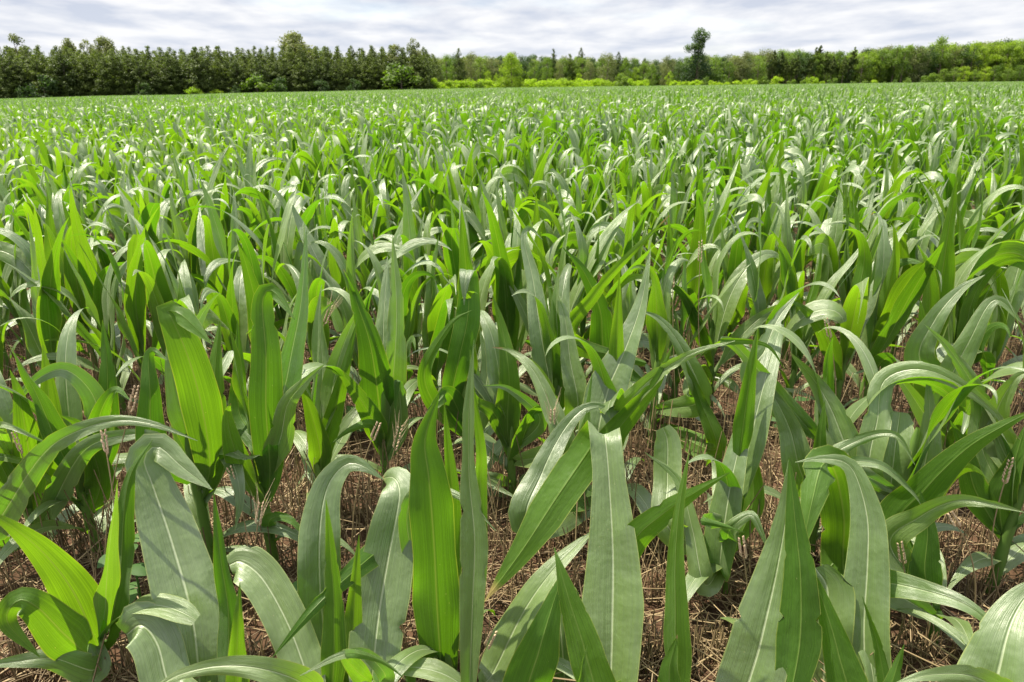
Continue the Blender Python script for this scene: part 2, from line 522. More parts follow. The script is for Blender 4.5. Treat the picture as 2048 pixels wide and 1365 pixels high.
def tube(pts, rad, sides=8):
    pts = np.asarray(pts, float); n = len(pts)
    t = nrm(np.gradient(pts, axis=0))
    ref = np.array([0.31, 0.95, 0.0]) if abs(t[0][2]) > 0.6 else np.array([0, 0, 1.0])
    a = nrm(np.cross(t, ref)); b = np.cross(t, a)
    k = np.arange(sides) / sides * 2 * math.pi
    v = pts[:, None, :] + (a[:, None, :] * np.cos(k)[None, :, None] + b[:, None, :] * np.sin(k)[None, :, None]) * np.asarray(rad)[:, None, None]
    idx = np.arange(n * sides).reshape(n, sides); nx = np.roll(idx, -1, 1)
    f = np.stack([idx[:-1], nx[:-1], nx[1:], idx[1:]], -1).reshape(-1, 4)
    return v.reshape(-1, 3), f


def stalk_geo(h, lean=(0, 0), sides=9, r=0.0145):
    n = 15
    z = np.linspace(-0.03, h, n)
    rad = r * (1 - 0.35 * np.clip(z / h, 0, 1)) * (1 + 0.10 * np.sin(z * 75))
    rad[-1] *= 0.35
    p = np.stack([lean[0] * z / h, lean[1] * z / h, z], -1)
    return tube(p, rad, sides)


def plant_spec(rnd):
    """list of leaves (kwargs for grown_leaf) of one young corn plant"""
    plane = rnd.uniform(0, math.pi)
    out = []
    nl = rnd.choice([8, 9, 9])
    for i in range(nl):
        k = i / (nl - 1)
        az = plane + (math.pi if i % 2 else 0) + rnd.gauss(0, 0.30)
        L = np.interp(k, [0, .25, .5, .75, 1], [.26, .40, .55, .58, .40]) * rnd.uniform(.88, 1.14)
        W = np.interp(k, [0, .25, .5, .75, 1], [.032, .053, .078, .083, .048]) * rnd.uniform(.88, 1.12)
        th = np.interp(k, [0, .3, .6, 1], [50, 68, 80, 87]) + rnd.gauss(0, 5)
        if k < 0.3: droop, pw = rnd.uniform(75, 125), rnd.uniform(1.1, 1.8)
        elif k < 0.9:
            droop, pw = (rnd.uniform(100, 180), rnd.uniform(2.4, 5.5)) if rnd.random() < .74 else (rnd.uniform(8, 48), rnd.uniform(1.5, 3))
        else: droop, pw = rnd.uniform(0, 30), 2
        out.append(dict(L=L, W=W, az=az, z0=.05 + .31 * k * rnd.uniform(.95, 1.05), th0=R(th), droop=R(droop), pw=pw,
                        twist=rnd.gauss(0, 1.1), drift=rnd.gauss(0, .5), ruffle=rnd.uniform(.004, .013),
                        blunt=rnd.random() < (.16 if k < .6 else .04), rolled=.5 if k >= .95 else 0))
    return out


def plant_into(acc, rnd, off, sc_, rz, n, across, nleaf=None):
    sp = plant_spec(rnd)
    if nleaf: sp = sp[-nleaf:]
    c, s = math.cos(rz), math.sin(rz)
    M = np.array([[c, -s, 0], [s, c, 0], [0, 0, 1]]) * sc_
    for kw in sp:
        v, f, uv = grown_leaf(n=n, across=across, rnd=rnd, **kw)
        acc.add(v @ M.T + off, f, uv, rnd.uniform(0.2, 0.75))


# ------------------------------------------------------------------ corn plants in the nearest rows
CORN_GROUP = "young corn plants in the field"


LOOKS = []


def make_prototypes(n):
    rnd = random.Random(21)
    protos = []
    for q in range(n):
        sp = plant_spec(rnd)
        parts = []
        v, f = stalk_geo(.40)
        parts.append(('stalk', make_mesh('stalk', v, f, M_STALK, np.zeros((len(v), 2)), np.full(len(v), rnd.uniform(.2, .6)))))
        for kw in sp:
            v, f, uv = grown_leaf(n=26, across=8, rnd=rnd, **kw)
            parts.append(('leaf', make_mesh('leaf', v, f, M_LEAF, uv, leaf_tint(v, 8, rnd.uniform(.15, .75), rnd))))
        protos.append(parts)
        up = [kw for kw in sp if kw['z0'] > .14]
        bent = sum(kw['droop'] > 1.6 for kw in up) / len(up)
        wide = max(kw['W'] for kw in sp)
        LOOKS.append(('broad' if wide > .088 else 'slim' if wide < .083 else 'green') + ' corn plant with ' +
                     ('arching leaves' if bent > .8 else 'mostly bent leaves' if bent > .6 else 'half upright leaves' if bent > .4 else 'mostly upright leaves'))
    return protos


PROTO = make_prototypes(14)
ORD = ['first', 'second', 'third', 'fourth', 'fifth', 'sixth', 'seventh', 'eighth', 'ninth', 'tenth', 'eleventh', 'twelfth',
       'thirteenth', 'fourteenth', 'fifteenth', 'sixteenth', 'seventeenth', 'eighteenth', 'nineteenth', 'twentieth']
TENS = {20: 'twenty', 30: 'thirty', 40: 'forty', 50: 'fifty', 60: 'sixty'}


def ordinal(n):
    if n <= 20: return ORD[n - 1]
    t, u = n // 10 * 10, n % 10
    if u == 0: return TENS[t][:-1] + 'ieth'
    return TENS[t] + '-' + ORD[u - 1]


def corn_copy(q, loc, rz, scl, lean=(0, 0)):
    root = empty('corn_plant', loc)
    root.rotation_euler = (lean[0], lean[1], rz)
    root.scale = (scl,) * 3
    for nm, me in PROTO[q]:
        o = bpy.data.objects.new(nm, me); o.parent = root
        C.objects.link(o)
    return root


def catmull(pts, n):
    pts = np.asarray(pts, float)
    P_ = np.vstack([2 * pts[0] - pts[1], pts, 2 * pts[-1] - pts[-2]])
    out = []
    m = len(pts) - 1
    for i in range(m):
        p0, p1, p2, p3 = P_[i:i + 4]
        for t in np.linspace(0, 1, 40, endpoint=(i == m - 1)):
            out.append(.5 * (2 * p1 + (p2 - p0) * t + (2 * p0 - 5 * p1 + 4 * p2 - p3) * t * t + (3 * p1 - p0 - 3 * p2 + p3) * t ** 3))
    out = np.array(out)
    s = np.r_[0, np.cumsum(np.linalg.norm(np.diff(out[:, :3], axis=0), axis=1))]
    q = np.linspace(0, s[-1], n)
    return np.stack([np.interp(q, s, out[:, k]) for k in range(out.shape[1])], -1)


def hero_leaf(root_pos, pts, wpx, side=1, roll=0.0, ruffle=0.0085, fold=0.3, blunt=False, rnd=random, n=46, wide=None, attach=True):
    """leaf along measured points (px, py, distance[, roll]); side 1 shows its upper face, -1 its underside"""
    ctl = []
    for q in pts:
        p = P(q[0], q[1], q[2])
        ctl.append([*p, q[3] if len(q) > 3 else roll])
    first = np.array(ctl[0][:3])
    if attach:
        zz = min(max(0.10, first[2] - 0.12), 0.36 if root_pos[1] > 1.2 else .16)
        ctl.insert(0, [root_pos[0] + (first[0] - root_pos[0]) * .12, root_pos[1] + (first[1] - root_pos[1]) * .12, zz, ctl[0][3]])
    cv = catmull(ctl, n)
    p, rl = cv[:, :3], np.radians(cv[:, 3])
    t = nrm(np.gradient(p, axis=0))
    view = nrm(p - np.array([0, 0, CAM_H]))
    lat = np.cross(t, view)
    for i in range(1, n):
        if np.dot(lat[i], lat[i - 1]) < 0: lat[i] = -lat[i]
    for _ in range(5):
        lat[1:-1] = .25 * lat[:-2] + .5 * lat[1:-1] + .25 * lat[2:]
    lat = lat - t * np.sum(lat * t, -1, keepdims=True)
    lat = nrm(lat)
    nor = np.cross(lat, t)
    mid = n // 3
    want = -1.0 if side > 0 else 1.0
    if np.dot(nor[mid], view[mid]) * want < 0: nor = -nor
    l2 = lat * np.cos(rl)[:, None] + nor * np.sin(rl)[:, None]
    n2 = nor * np.cos(rl)[:, None] - lat * np.sin(rl)[:, None]
    dep = np.linalg.norm(p - np.array([0, 0, CAM_H]), axis=1)
    k = np.argmax(leaf_width(np.linspace(0, 1, n), 1.0))
    W = wpx / F_PX * np.median(dep) * (.87 if root_pos[1] < 1.2 else .84)
    s = np.linspace(0, 1, n)
    w = leaf_width(s, W, blunt)
    if wide: w = np.maximum(np.interp(s, [a for a, b in wide], [b for a, b in wide]) * W, 0.0012)
    fo = fold + 0.9 * np.exp(-s * 9) * (1 if attach else 0)
    jag = None
    if rnd.random() < .55:           # a few bites and small tears in the margin
        jag = np.zeros(n)
        for _ in range(rnd.choice([1, 2, 3])):
            jag[rnd.randrange(n // 3, n - 2)] = -rnd.uniform(.08, .3)
    if blunt: jag = np.where(s > .9, np.array([rnd.uniform(-.3, .1) for _ in range(n)]), 0)
    v, f, uv = leaf_geo(p, l2, n2, w, 10, fo, ruffle, (rnd.uniform(0, 6), rnd.uniform(0, 6)), rnd.uniform(13, 22), jag)
    return v, f, uv


# measured plants: (base px, base distance, label, leaves, low leaves)
HERO = []
def H(px, d, label, leaves, low=3, h=.34): HERO.append((px, d, label, leaves, low + 1, h))

# --- nearest row
H(205, 1.14, "short corn plant with splayed leaves at the bottom left corner of the field", [
    ([(195, 1290, 1.12), (150, 1190, 1.09), (95, 1115, 1.06), (30, 1058, 1.02), (-40, 1015, 1.0)], 82, -1),
    ([(180, 1310, 1.10), (130, 1270, 1.04), (75, 1215, 1.0), (35, 1202, .99), (15, 1245, .98), (80, 1315, .97)], 84, -1),
    ([(215, 1280, 1.14), (235, 1170, 1.15), (245, 1040, 1.17), (262, 950, 1.18), (305, 880, 1.18)], 58, -1, 35),
    ([(190, 1340, 1.08), (110, 1318, 1.03), (40, 1322, 1.0), (-50, 1335, .97)], 55, 1),
    ([(215, 1200, 1.13), (222, 1080, 1.12), (235, 960, 1.12)], 48, 1, 50)], 1, .26)
H(435, .98, "corn plant with a long grey folded leaf and two upright green spears beside it", [
    ([(405, 1410, 1.03), (385, 1240, 1.10), (345, 1090, 1.18), (305, 970, 1.24), (288, 920, 1.26), (315, 893, 1.27), (365, 935, 1.25), (425, 980, 1.23)], 122, 1, 0,
     dict(wide=[(0, .45), (.2, .85), (.42, 1), (.6, .82), (.7, .62), (.8, .52), (.92, .3), (1, 0)])),
    ([(448, 1390, .96), (455, 1240, .97), (440, 1110, .98), (427, 985, .99)], 62, -1, 25),
    ([(472, 1400, .95), (474, 1290, .95), (480, 1165, .96)], 46, -1),
    ([(345, 1380, 1.0), (315, 1290, 1.05), (285, 1252, 1.07), (255, 1268, 1.07)], 88, 1, 0, dict(blunt=True)),
    ], 1, .30)
H(600, .95, "corn plant with a wide pale leaf curling left over bare straw", [
    ([(625, 1400, .98), (585, 1270, 1.04), (530, 1165, 1.10), (485, 1125, 1.13), (460, 1130, 1.13)], 84, 1, 0, dict(blunt=True)),
    ([(650, 1330, 1.08), (640, 1180, 1.15), (640, 1060, 1.20), (655, 975, 1.24), (690, 930, 1.26), (725, 932, 1.25), (768, 960, 1.24)], 92, 1, 0,
     dict(wide=[(0, .5), (.2, .95), (.45, 1), (.62, .95), (.75, .7), (.88, .4), (1, 0)])),
    ([(660, 1390, 1.0), (668, 1230, 1.02), (660, 1090, 1.04), (652, 1000, 1.05)], 56, -1),
    ([(470, 1372, .88), (520, 1345, .84), (440, 1330, .82), (330, 1362, .80), (290, 1400, .79)], 64, 1, 0, dict(attach=False, wide=[(0, .9), (.3, 1), (.6, .8), (1, 0)])) if False else
    ([(610, 1372, .86), (540, 1342, .83), (450, 1332, .82), (360, 1350, .80), (290, 1390, .79)], 66, 1),
    ], 1, .28)
H(750, .98, "corn plant with a broad grey leaf with a white midrib bent back at its tip", [
    ([(742, 1400, 1.0), (755, 1250, 1.08), (778, 1110, 1.16), (797, 1010, 1.21), (798, 975, 1.235), (786, 956, 1.26), (764, 957, 1.29)], 122, 1, 0,
     dict(wide=[(0, .5), (.2, .9), (.45, 1), (.72, .85), (.88, .58), (.95, .3), (1, 0)])),
    ([(695, 1390, 1.04), (705, 1260, 1.06), (712, 1150, 1.08), (718, 1070, 1.1)], 58, -1),
    ([(770, 1350, .85), (730, 1310, .82), (680, 1312, .80), (600, 1352, .78)], 46, 1),
    ([(690, 1310, .8), (760, 1320, .8), (815, 1362, .8)], 38, -1, 20)], 0, .3)
H(880, 1.10, "corn plant with a tall broad bright green leaf seen from its underside", [
    ([(885, 1370, 1.09), (875, 1230, 1.07), (868, 1090, 1.06), (858, 960, 1.06), (850, 880, 1.07), (878, 790, 1.08)], 112, -1, 0,
     dict(ruffle=.009, wide=[(0, .5), (.25, .85), (.4, 1), (.58, .82), (.72, .85), (.85, .55), (1, 0)])),
    ([(900, 1150, 1.12), (905, 1000, 1.13), (895, 880, 1.14), (888, 800, 1.15)], 52, -1),
    ([(850, 1200, 1.16), (815, 1060, 1.17), (825, 995, 1.16), (865, 978, 1.13), (930, 1000, 1.1), (992, 1062, 1.07)], 48, 1),
    ([(893, 1150, 1.15), (880, 1060, 1.19), (835, 1048, 1.21), (770, 1092, 1.18), (705, 1145, 1.09), (630, 1215, 1.01), (545, 1315, .95)], 82, -1, 10)], 1, .42)
H(945, 1.0, "corn plant with one tall narrow grey-green spear rising in the middle", [
    ([(940, 1380, .97), (945, 1220, .98), (950, 1080, 1.0), (938, 950, 1.02), (938, 820, 1.03), (948, 680, 1.04)], 66, 1, 20,
     dict(wide=[(0, .5), (.3, .95), (.5, 1), (.62, .7), (.72, .4), (.82, .42), (1, 0)], ruffle=.002)),
    ([(960, 1000, 1.1), (962, 900, 1.1), (945, 780, 1.1), (940, 700, 1.1)], 42, -1),
    ([(985, 1350, 1.05), (1045, 1225, 1.08), (1110, 1135, 1.12), (1195, 1055, 1.18)], 92, 1, -25),
    ([(830, 1340, 1.02), (828, 1400, 1.0), (815, 1300, 1.05)], 26, -1)], 1, .3)
H(1110, .93, "corn plant whose two green blades meet in a pointed tent at the bottom edge", [
    ([(1055, 1400, .94), (1078, 1300, .96), (1105, 1210, .99), (1128, 1140, 1.02)], 110, -1, -15, dict(wide=[(0, .6), (.25, 1), (.5, .9), (1, 0)])),
    ([(1190, 1410, .92), (1170, 1310, .94), (1140, 1210, .97), (1118, 1130, 1.0), (1108, 1095, 1.02)], 100, -1, 20, dict(wide=[(0, .6), (.25, 1), (.5, .85), (.8, .35), (1, 0)])),
    ([(1130, 1380, 1.06), (1122, 1270, 1.1), (1110, 1180, 1.14), (1095, 1155, 1.16)], 100, 1, 0, dict(blunt=True)),
    ([(1160, 1370, .9), (1168, 1320, .91), (1175, 1290, .92)], 22, -1)], 1, .3)
H(1235, .97, "corn plant with the widest grey upright leaf folded at a flat top in the centre", [
    ([(1222, 1420, 1.0), (1224, 1270, 1.07), (1226, 1120, 1.14), (1220, 990, 1.20), (1212, 890, 1.25), (1203, 862, 1.27), (1175, 905, 1.27), (1110, 1000, 1.22), (1045, 1100, 1.17), (968, 1205, 1.12)], 138, 1, 0,
     dict(wide=[(0, .5), (.12, .85), (.26, 1), (.40, .72), (.50, .52), (.56, .52), (.68, .66), (.8, .6), (.92, .28), (1, 0)], ruffle=.003)),
    ([(1225, 1330, 1.10), (1222, 1180, 1.16), (1265, 1085, 1.15), (1330, 1025, 1.12), (1390, 985, 1.06), (1460, 945, 1.03)], 98, -1, -10, dict(fold=.35)),
    ([(1345, 1390, .98), (1350, 1250, 1.0), (1350, 1130, 1.02), (1358, 1020, 1.03), (1378, 905, 1.04)], 66, -1, 25, dict(ruffle=.002)),
    ([(1330, 1395, .95), (1340, 1330, .96), (1355, 1270, .97)], 60, -1)], 1, .3)
H(1560, .95, "corn plant with a half grey half green pointed pair of leaves like a steep roof", [
    ([(1490, 1420, .96), (1520, 1290, 1.0), (1552, 1150, 1.05), (1572, 1030, 1.09), (1577, 920, 1.12)], 132, 1, 5, dict(wide=[(0, .7), (.2, 1), (.45, .9), (.7, .5), (1, 0)], ruffle=.003)),
    ([(1575, 1420, .93), (1600, 1290, .97), (1602, 1160, 1.01), (1590, 1040, 1.05), (1578, 915, 1.09)], 92, -1, 15, dict(ruffle=.003)),
    ([(1695, 1410, .94), (1678, 1310, .97), (1648, 1210, 1.0), (1615, 1125, 1.03)], 78, -1, 10),
    ([(1640, 1400, 1.04), (1650, 1280, 1.09), (1655, 1180, 1.14), (1630, 1135, 1.16)], 98, 1, 0, dict(blunt=True))], 1, .3)
H(1740, 1.0, "corn plant with a long grey leaf rounded over at its top like a cane", [
    ([(1738, 1420, 1.02), (1728, 1270, 1.08), (1735, 1130, 1.14), (1735, 1040, 1.18), (1715, 960, 1.22), (1690, 925, 1.24), (1640, 918, 1.25), (1590, 925, 1.26)], 98, 1, 0,
     dict(wide=[(0, .5), (.2, 1), (.5, .85), (.68, .65), (.8, .4), (1, 0)], ruffle=.003)),
    ([(1690, 1160, 1.28), (1688, 1040, 1.30), (1670, 945, 1.30), (1645, 930, 1.26), (1625, 1000, 1.2), (1600, 1120, 1.14)], 98, -1, 0,
     dict(wide=[(0, .5), (.25, .95), (.45, .9), (.6, .95), (.8, .6), (1, 0)])),
    ([(1775, 1400, .95), (1755, 1290, .98), (1725, 1195, 1.0)], 26, -1),
    ([(1775, 1390, .9), (1795, 1330, .9), (1808, 1290, .9)], 44, -1)], 1, .3)
H(1850, 1.18, "corn plant with a long pale leaf sweeping right along the lower right edge", [
    ([(1770, 1170, 1.15), (1850, 1182, 1.08), (1940, 1215, 1.02), (2025, 1290, .97)], 64, 1, 0),
    ([(1780, 1090, 1.24), (1840, 1035, 1.2), (1910, 1003, 1.16), (1980, 1008, 1.12), (2050, 1025, 1.1)], 62, 1, 10),
    ([(1795, 1060, 1.3), (1850, 980, 1.28), (1930, 900, 1.25), (2010, 850, 1.22), (2080, 815, 1.2)], 82, -1, -10, dict(ruffle=.006)),
    ([(1850, 1150, 1.2), (1855, 1060, 1.22), (1840, 980, 1.24)], 60, -1)], 2, .34)
H(2030, .92, "corn plant with a pale blunt leaf at the far right edge of the front row", [
    ([(1990, 1420, .9), (2005, 1310, .93), (2030, 1230, .97), (2070, 1180, 1.0), (2120, 1190, 1.0)], 130, 1, 0),
    ([(1985, 1372, .86), (1930, 1350, .84), (1850, 1352, .82), (1780, 1372, .80)], 56, 1)], 1, .3)
# --- second row
H(85, 1.5, "corn plant with a long grey leaf arching to the right at the left edge", [
    ([(-20, 1090, 1.35), (30, 990, 1.32), (90, 905, 1.28), (150, 865, 1.26), (230, 842, 1.25), (310, 850, 1.24), (395, 882, 1.23)], 62, 1, 0),
    ([(110, 1000, 1.46), (170, 900, 1.42), (260, 870, 1.4), (330, 878, 1.38), (380, 930, 1.36)], 52, 1),
    ([(95, 960, 1.5), (100, 850, 1.5), (95, 760, 1.52), (85, 690, 1.54)], 70, -1),
    ([(60, 930, 1.48), (40, 800, 1.46), (20, 740, 1.46)], 62, -1),
    ([(0, 850, 1.3), (100, 890, 1.3), (110, 900, 1.3)], 24, 1)], 2)
H(195, 1.52, "corn plant with dark shaded stalk behind a tall dry grass ear on the left", [
    ([(185, 930, 1.5), (200, 830, 1.48), (230, 780, 1.46), (260, 800, 1.43)], 58, -1),
    ([(195, 900, 1.52), (190, 800, 1.54), (130, 740, 1.52), (60, 770, 1.5), (20, 830, 1.48)], 56, 1),
    ([(200, 960, 1.5), (165, 860, 1.47), (120, 830, 1.44)], 60, -1),
    ([(205, 900, 1.54), (215, 760, 1.58), (205, 640, 1.62)], 60, -1)], 3)
H(425, 1.45, "corn plant with a broad bright leaf whose grey tip folds right over the second row", [
    ([(420, 930, 1.42), (405, 820, 1.39), (378, 720, 1.37), (345, 640, 1.37), (335, 622, 1.38), (365, 632, 1.36), (425, 690, 1.33)], 86, -1, 0,
     dict(wide=[(0, .5), (.25, .9), (.45, 1), (.65, .85), (.78, .55), (.9, .4), (1, 0)], ruffle=.007)),
    ([(310, 900, 1.4), (300, 780, 1.42), (300, 705, 1.45), (335, 720, 1.42)], 66, -1),
    ([(445, 900, 1.5), (470, 940, 1.4), (480, 1000, 1.36), (470, 1060, 1.33)], 58, 1),
    ([(425, 860, 1.46), (430, 740, 1.5), (440, 640, 1.54)], 62, -1),
    ([(430, 900, 1.44), (490, 915, 1.38), (520, 910, 1.36)], 40, 1)], 2, .42)
H(545, 1.47, "tall corn plant with a straight wide green leaf and a pale leaf beside it", [
    ([(540, 940, 1.44), (532, 820, 1.42), (532, 710, 1.43), (525, 605, 1.46), (545, 582, 1.46), (590, 640, 1.42)], 76, -1, 0,
     dict(wide=[(0, .5), (.25, .95), (.5, 1), (.72, .75), (.85, .5), (1, 0)], ruffle=.006)),
    ([(560, 880, 1.44), (575, 810, 1.42), (610, 765, 1.4), (650, 728, 1.38)], 62, 1, 0),
    ([(562, 800, 1.52), (585, 700, 1.56), (603, 600, 1.6), (613, 460, 1.66)], 66, 1, 30, dict(ruffle=.003)),
    ([(530, 900, 1.44), (480, 830, 1.5), (478, 740, 1.52), (475, 640, 1.55)], 60, -1),
    ([(540, 1040, 1.4), (580, 1040, 1.36), (625, 1090, 1.33)], 34, -1)], 2, .46)
H(645, 1.7, "corn plant with narrow leaves fanning from the straw right of the tall straight leaf", [
    ([(640, 900, 1.68), (620, 820, 1.66), (598, 760, 1.64)], 56, -1),
    ([(655, 880, 1.7), (680, 780, 1.7), (700, 700, 1.72), (715, 640, 1.72)], 46, -1),
    ([(640, 860, 1.72), (645, 730, 1.8), (640, 640, 1.84), (670, 600, 1.84)], 52, 1)], 2)
H(772, 1.8, "corn plant with a big ruffled green leaf and a long upright spear left of centre", [
    ([(762, 850, 1.78), (752, 760, 1.75), (738, 680, 1.73), (712, 600, 1.73), (695, 535, 1.74)], 96, -1, 0, dict(ruffle=.011)),
    ([(780, 830, 1.79), (788, 720, 1.79), (792, 600, 1.82), (785, 470, 1.86)], 66, 1, 25, dict(wide=[(0, .5), (.3, 1), (.5, .8), (.75, .55), (1, 0)])),
    ([(750, 850, 1.74), (715, 790, 1.7), (680, 745, 1.67), (650, 735, 1.65)], 56, -1),
    ([(800, 860, 1.76), (800, 790, 1.74), (795, 760, 1.73), (790, 830, 1.7)], 40, 1),
    ([(745, 850, 1.72), (700, 860, 1.68), (660, 890, 1.66)], 30, -1)], 2, .42)
H(935, 1.78, "corn plant with a squared green leaf capped by a grey fold left of centre", [
    ([(905, 800, 1.76), (918, 720, 1.74), (935, 640, 1.74), (938, 570, 1.76), (935, 542, 1.77), (930, 560, 1.74), (928, 610, 1.72)], 66, -1, 0,
     dict(wide=[(0, .5), (.3, .9), (.6, .95), (.8, .7), (1, 0)])),
    ([(870, 810, 1.74), (850, 740, 1.72), (900, 650, 1.72), (945, 620, 1.72)], 44, -1),
    ([(960, 820, 1.76), (975, 740, 1.8), (960, 660, 1.84)], 60, 1),
    ([(900, 790, 1.72), (880, 800, 1.68), (840, 850, 1.64)], 50, -1)], 2, .42)
H(1020, 1.72, "corn plant with a green leaf and low grey leaf drooping over straw near the centre", [
    ([(1015, 850, 1.7), (1018, 750, 1.7), (1005, 660, 1.74), (985, 590, 1.76)], 66, -1),
    ([(1125, 900, 1.55), (1095, 800, 1.58), (1062, 735, 1.62), (1020, 702, 1.66), (985, 695, 1.66)], 68, 1, 0, dict(ruffle=.007)),
    ([(1080, 840, 1.66), (1020, 780, 1.64), (965, 772, 1.62)], 40, 1),
    ([(1000, 960, 1.66), (960, 955, 1.62), (1040, 1000, 1.58)], 30, 1),
    ([(990, 830, 1.7), (950, 800, 1.68), (940, 755, 1.66)], 44, -1)], 2, .42)
H(1105, 1.9, "corn plant with a smooth grey leaf curving up to a hooked tip in the centre", [
    ([(1100, 770, 1.9), (1080, 660, 1.95), (1066, 560, 2.02), (1048, 480, 2.08), (1058, 455, 2.1), (1085, 480, 2.08)], 62, 1, 0),
    ([(1155, 820, 1.8), (1140, 720, 1.84), (1130, 640, 1.88), (1110, 580, 1.92), (1098, 575, 1.92)], 66, 1, 0, dict(blunt=False, ruffle=.006)),
    ([(1125, 770, 1.88), (1120, 680, 1.88), (1105, 600, 1.9)], 48, -1),
    ([(1090, 780, 1.86), (1060, 730, 1.84), (1010, 700, 1.8)], 48, 1)], 2, .42)
H(1215, 1.7, "corn plant with a large two-toned leaf rising to a fine tip right of centre", [
    ([(1195, 880, 1.62), (1215, 780, 1.66), (1250, 700, 1.7), (1282, 610, 1.75), (1302, 495, 1.8)], 102, 1, -20, dict(wide=[(0, .6), (.2, .95), (.4, 1), (.6, .6), (.8, .3), (1, 0)])),
    ([(1060, 1040, 1.38), (1085, 945, 1.44), (1125, 865, 1.5), (1165, 820, 1.53), (1205, 812, 1.54), (1222, 840, 1.53)], 108, 1, 0, dict(ruffle=.006)),
    ([(1210, 900, 1.55), (1260, 830, 1.53), (1310, 770, 1.5), (1345, 690, 1.5)], 70, -1, -10),
    ([(1180, 900, 1.52), (1175, 830, 1.54), (1185, 740, 1.57)], 28, -1),
    ([(1260, 800, 1.55), (1320, 745, 1.5), (1390, 705, 1.46), (1470, 682, 1.43)], 46, 1),
    ([(1130, 1000, 1.45), (1150, 910, 1.46), (1175, 820, 1.48)], 60, -1)], 1, .44)
H(1300, 2.1, "corn plant with a broad leaf leaning left behind the two-toned leaf", [
    ([(1215, 720, 2.1), (1200, 620, 2.1), (1165, 540, 2.1), (1125, 495, 2.1)], 72, -1),
    ([(1140, 680, 2.0), (1190, 590, 1.98), (1250, 520, 1.95), (1340, 430, 1.92)], 46, -1, -15),
    ([(1400, 800, 1.9), (1365, 700, 1.92), (1320, 640, 1.95), (1275, 620, 1.96)], 62, 1),
    ([(1430, 900, 1.85), (1400, 800, 1.88), (1370, 720, 1.9)], 60, -1)], 2)
H(1440, 1.38, "corn plant with a tall pale lance leaf and a drooping tongue over the straw", [
    ([(1440, 1130, 1.3), (1460, 980, 1.34), (1485, 860, 1.4), (1505, 730, 1.46)], 84, 1, 25, dict(ruffle=.003)),
    ([(1340, 1060, 1.3), (1335, 960, 1.38), (1335, 885, 1.42), (1325, 855, 1.43)], 64, 1, 0, dict(blunt=True)),
    ([(1410, 1170, 1.25), (1385, 1060, 1.3), (1355, 960, 1.36), (1290, 905, 1.38)], 54, 1),
    ([(1505, 1010, 1.42), (1500, 900, 1.45), (1500, 780, 1.5)], 50, -1),
    ([(1400, 1040, 1.2), (1440, 1050, 1.18), (1490, 1065, 1.16)], 40, 1),
    ([(1460, 1060, 1.25), (1500, 1030, 1.22), (1520, 1060, 1.2), (1540, 1110, 1.18)], 42, 1)], 1, .44)
H(1610, 1.5, "corn plant with grey blades leaning left under a long arching leaf at right", [
    ([(1600, 940, 1.45), (1580, 860, 1.48), (1545, 790, 1.5), (1505, 745, 1.52)], 76, 1),
    ([(1700, 950, 1.42), (1675, 850, 1.46), (1635, 770, 1.5), (1580, 705, 1.52)], 84, 1),
    ([(1510, 760, 1.56), (1530, 700, 1.58), (1555, 640, 1.62), (1598, 585, 1.66)], 68, 1, 0),
    ([(1480, 700, 1.5), (1440, 685, 1.48), (1530, 690, 1.46), (1570, 740, 1.44)], 34, 1),
    ([(1650, 1000, 1.4), (1640, 900, 1.42), (1650, 800, 1.44)], 56, -1)], 2, .44)
H(1760, 1.4, "corn plant with a bent arching grey leaf touching its neighbours at right", [
    ([(1660, 930, 1.36), (1720, 880, 1.34), (1790, 870, 1.3), (1830, 930, 1.27)], 42, 1),
    ([(1740, 940, 1.4), (1755, 840, 1.44), (1770, 760, 1.48), (1850, 740, 1.45), (1950, 790, 1.4), (2040, 880, 1.36)], 56, 1),
    ([(1780, 1000, 1.4), (1790, 900, 1.42), (1800, 825, 1.46)], 60, 1, 0, dict(blunt=True)),
    ([(1840, 960, 1.42), (1860, 860, 1.44), (1855, 750, 1.48)], 66, 1, 10),
    ([(1700, 930, 1.32), (1760, 930, 1.28), (1820, 980, 1.25), (1850, 1020, 1.23)], 34, 1)], 2, .44)
H(1975, 1.36, "corn plant on a bare stalk with green funnel of leaves at the right edge", [
    ([(1950, 980, 1.38), (1930, 900, 1.4), (1900, 840, 1.4)], 56, -1),
    ([(2000, 1000, 1.36), (2030, 920, 1.36), (2050, 850, 1.38)], 60, -1),
    ([(1965, 900, 1.42), (1960, 800, 1.45), (1900, 700, 1.46), (1850, 650, 1.46)], 46, 1),
    ([(1990, 850, 1.42), (2030, 760, 1.4), (2080, 740, 1.38)], 60, 1)], 2, .42)
H(1870, 1.75, "corn plant with a long curving leaf in front of the far right stalks", [
    ([(1840, 720, 1.75), (1870, 640, 1.75), (1920, 580, 1.76), (1970, 550, 1.76)], 62, 1),
    ([(1860, 780, 1.75), (1850, 680, 1.78), (1840, 600, 1.8)], 60, -1),
    ([(1890, 790, 1.72), (1940, 680, 1.7), (1990, 600, 1.7), (2048, 650, 1.66)], 60, 1),
    ([(1850, 830, 1.72), (1800, 760, 1.7), (1760, 740, 1.7)], 44, 1)], 2)


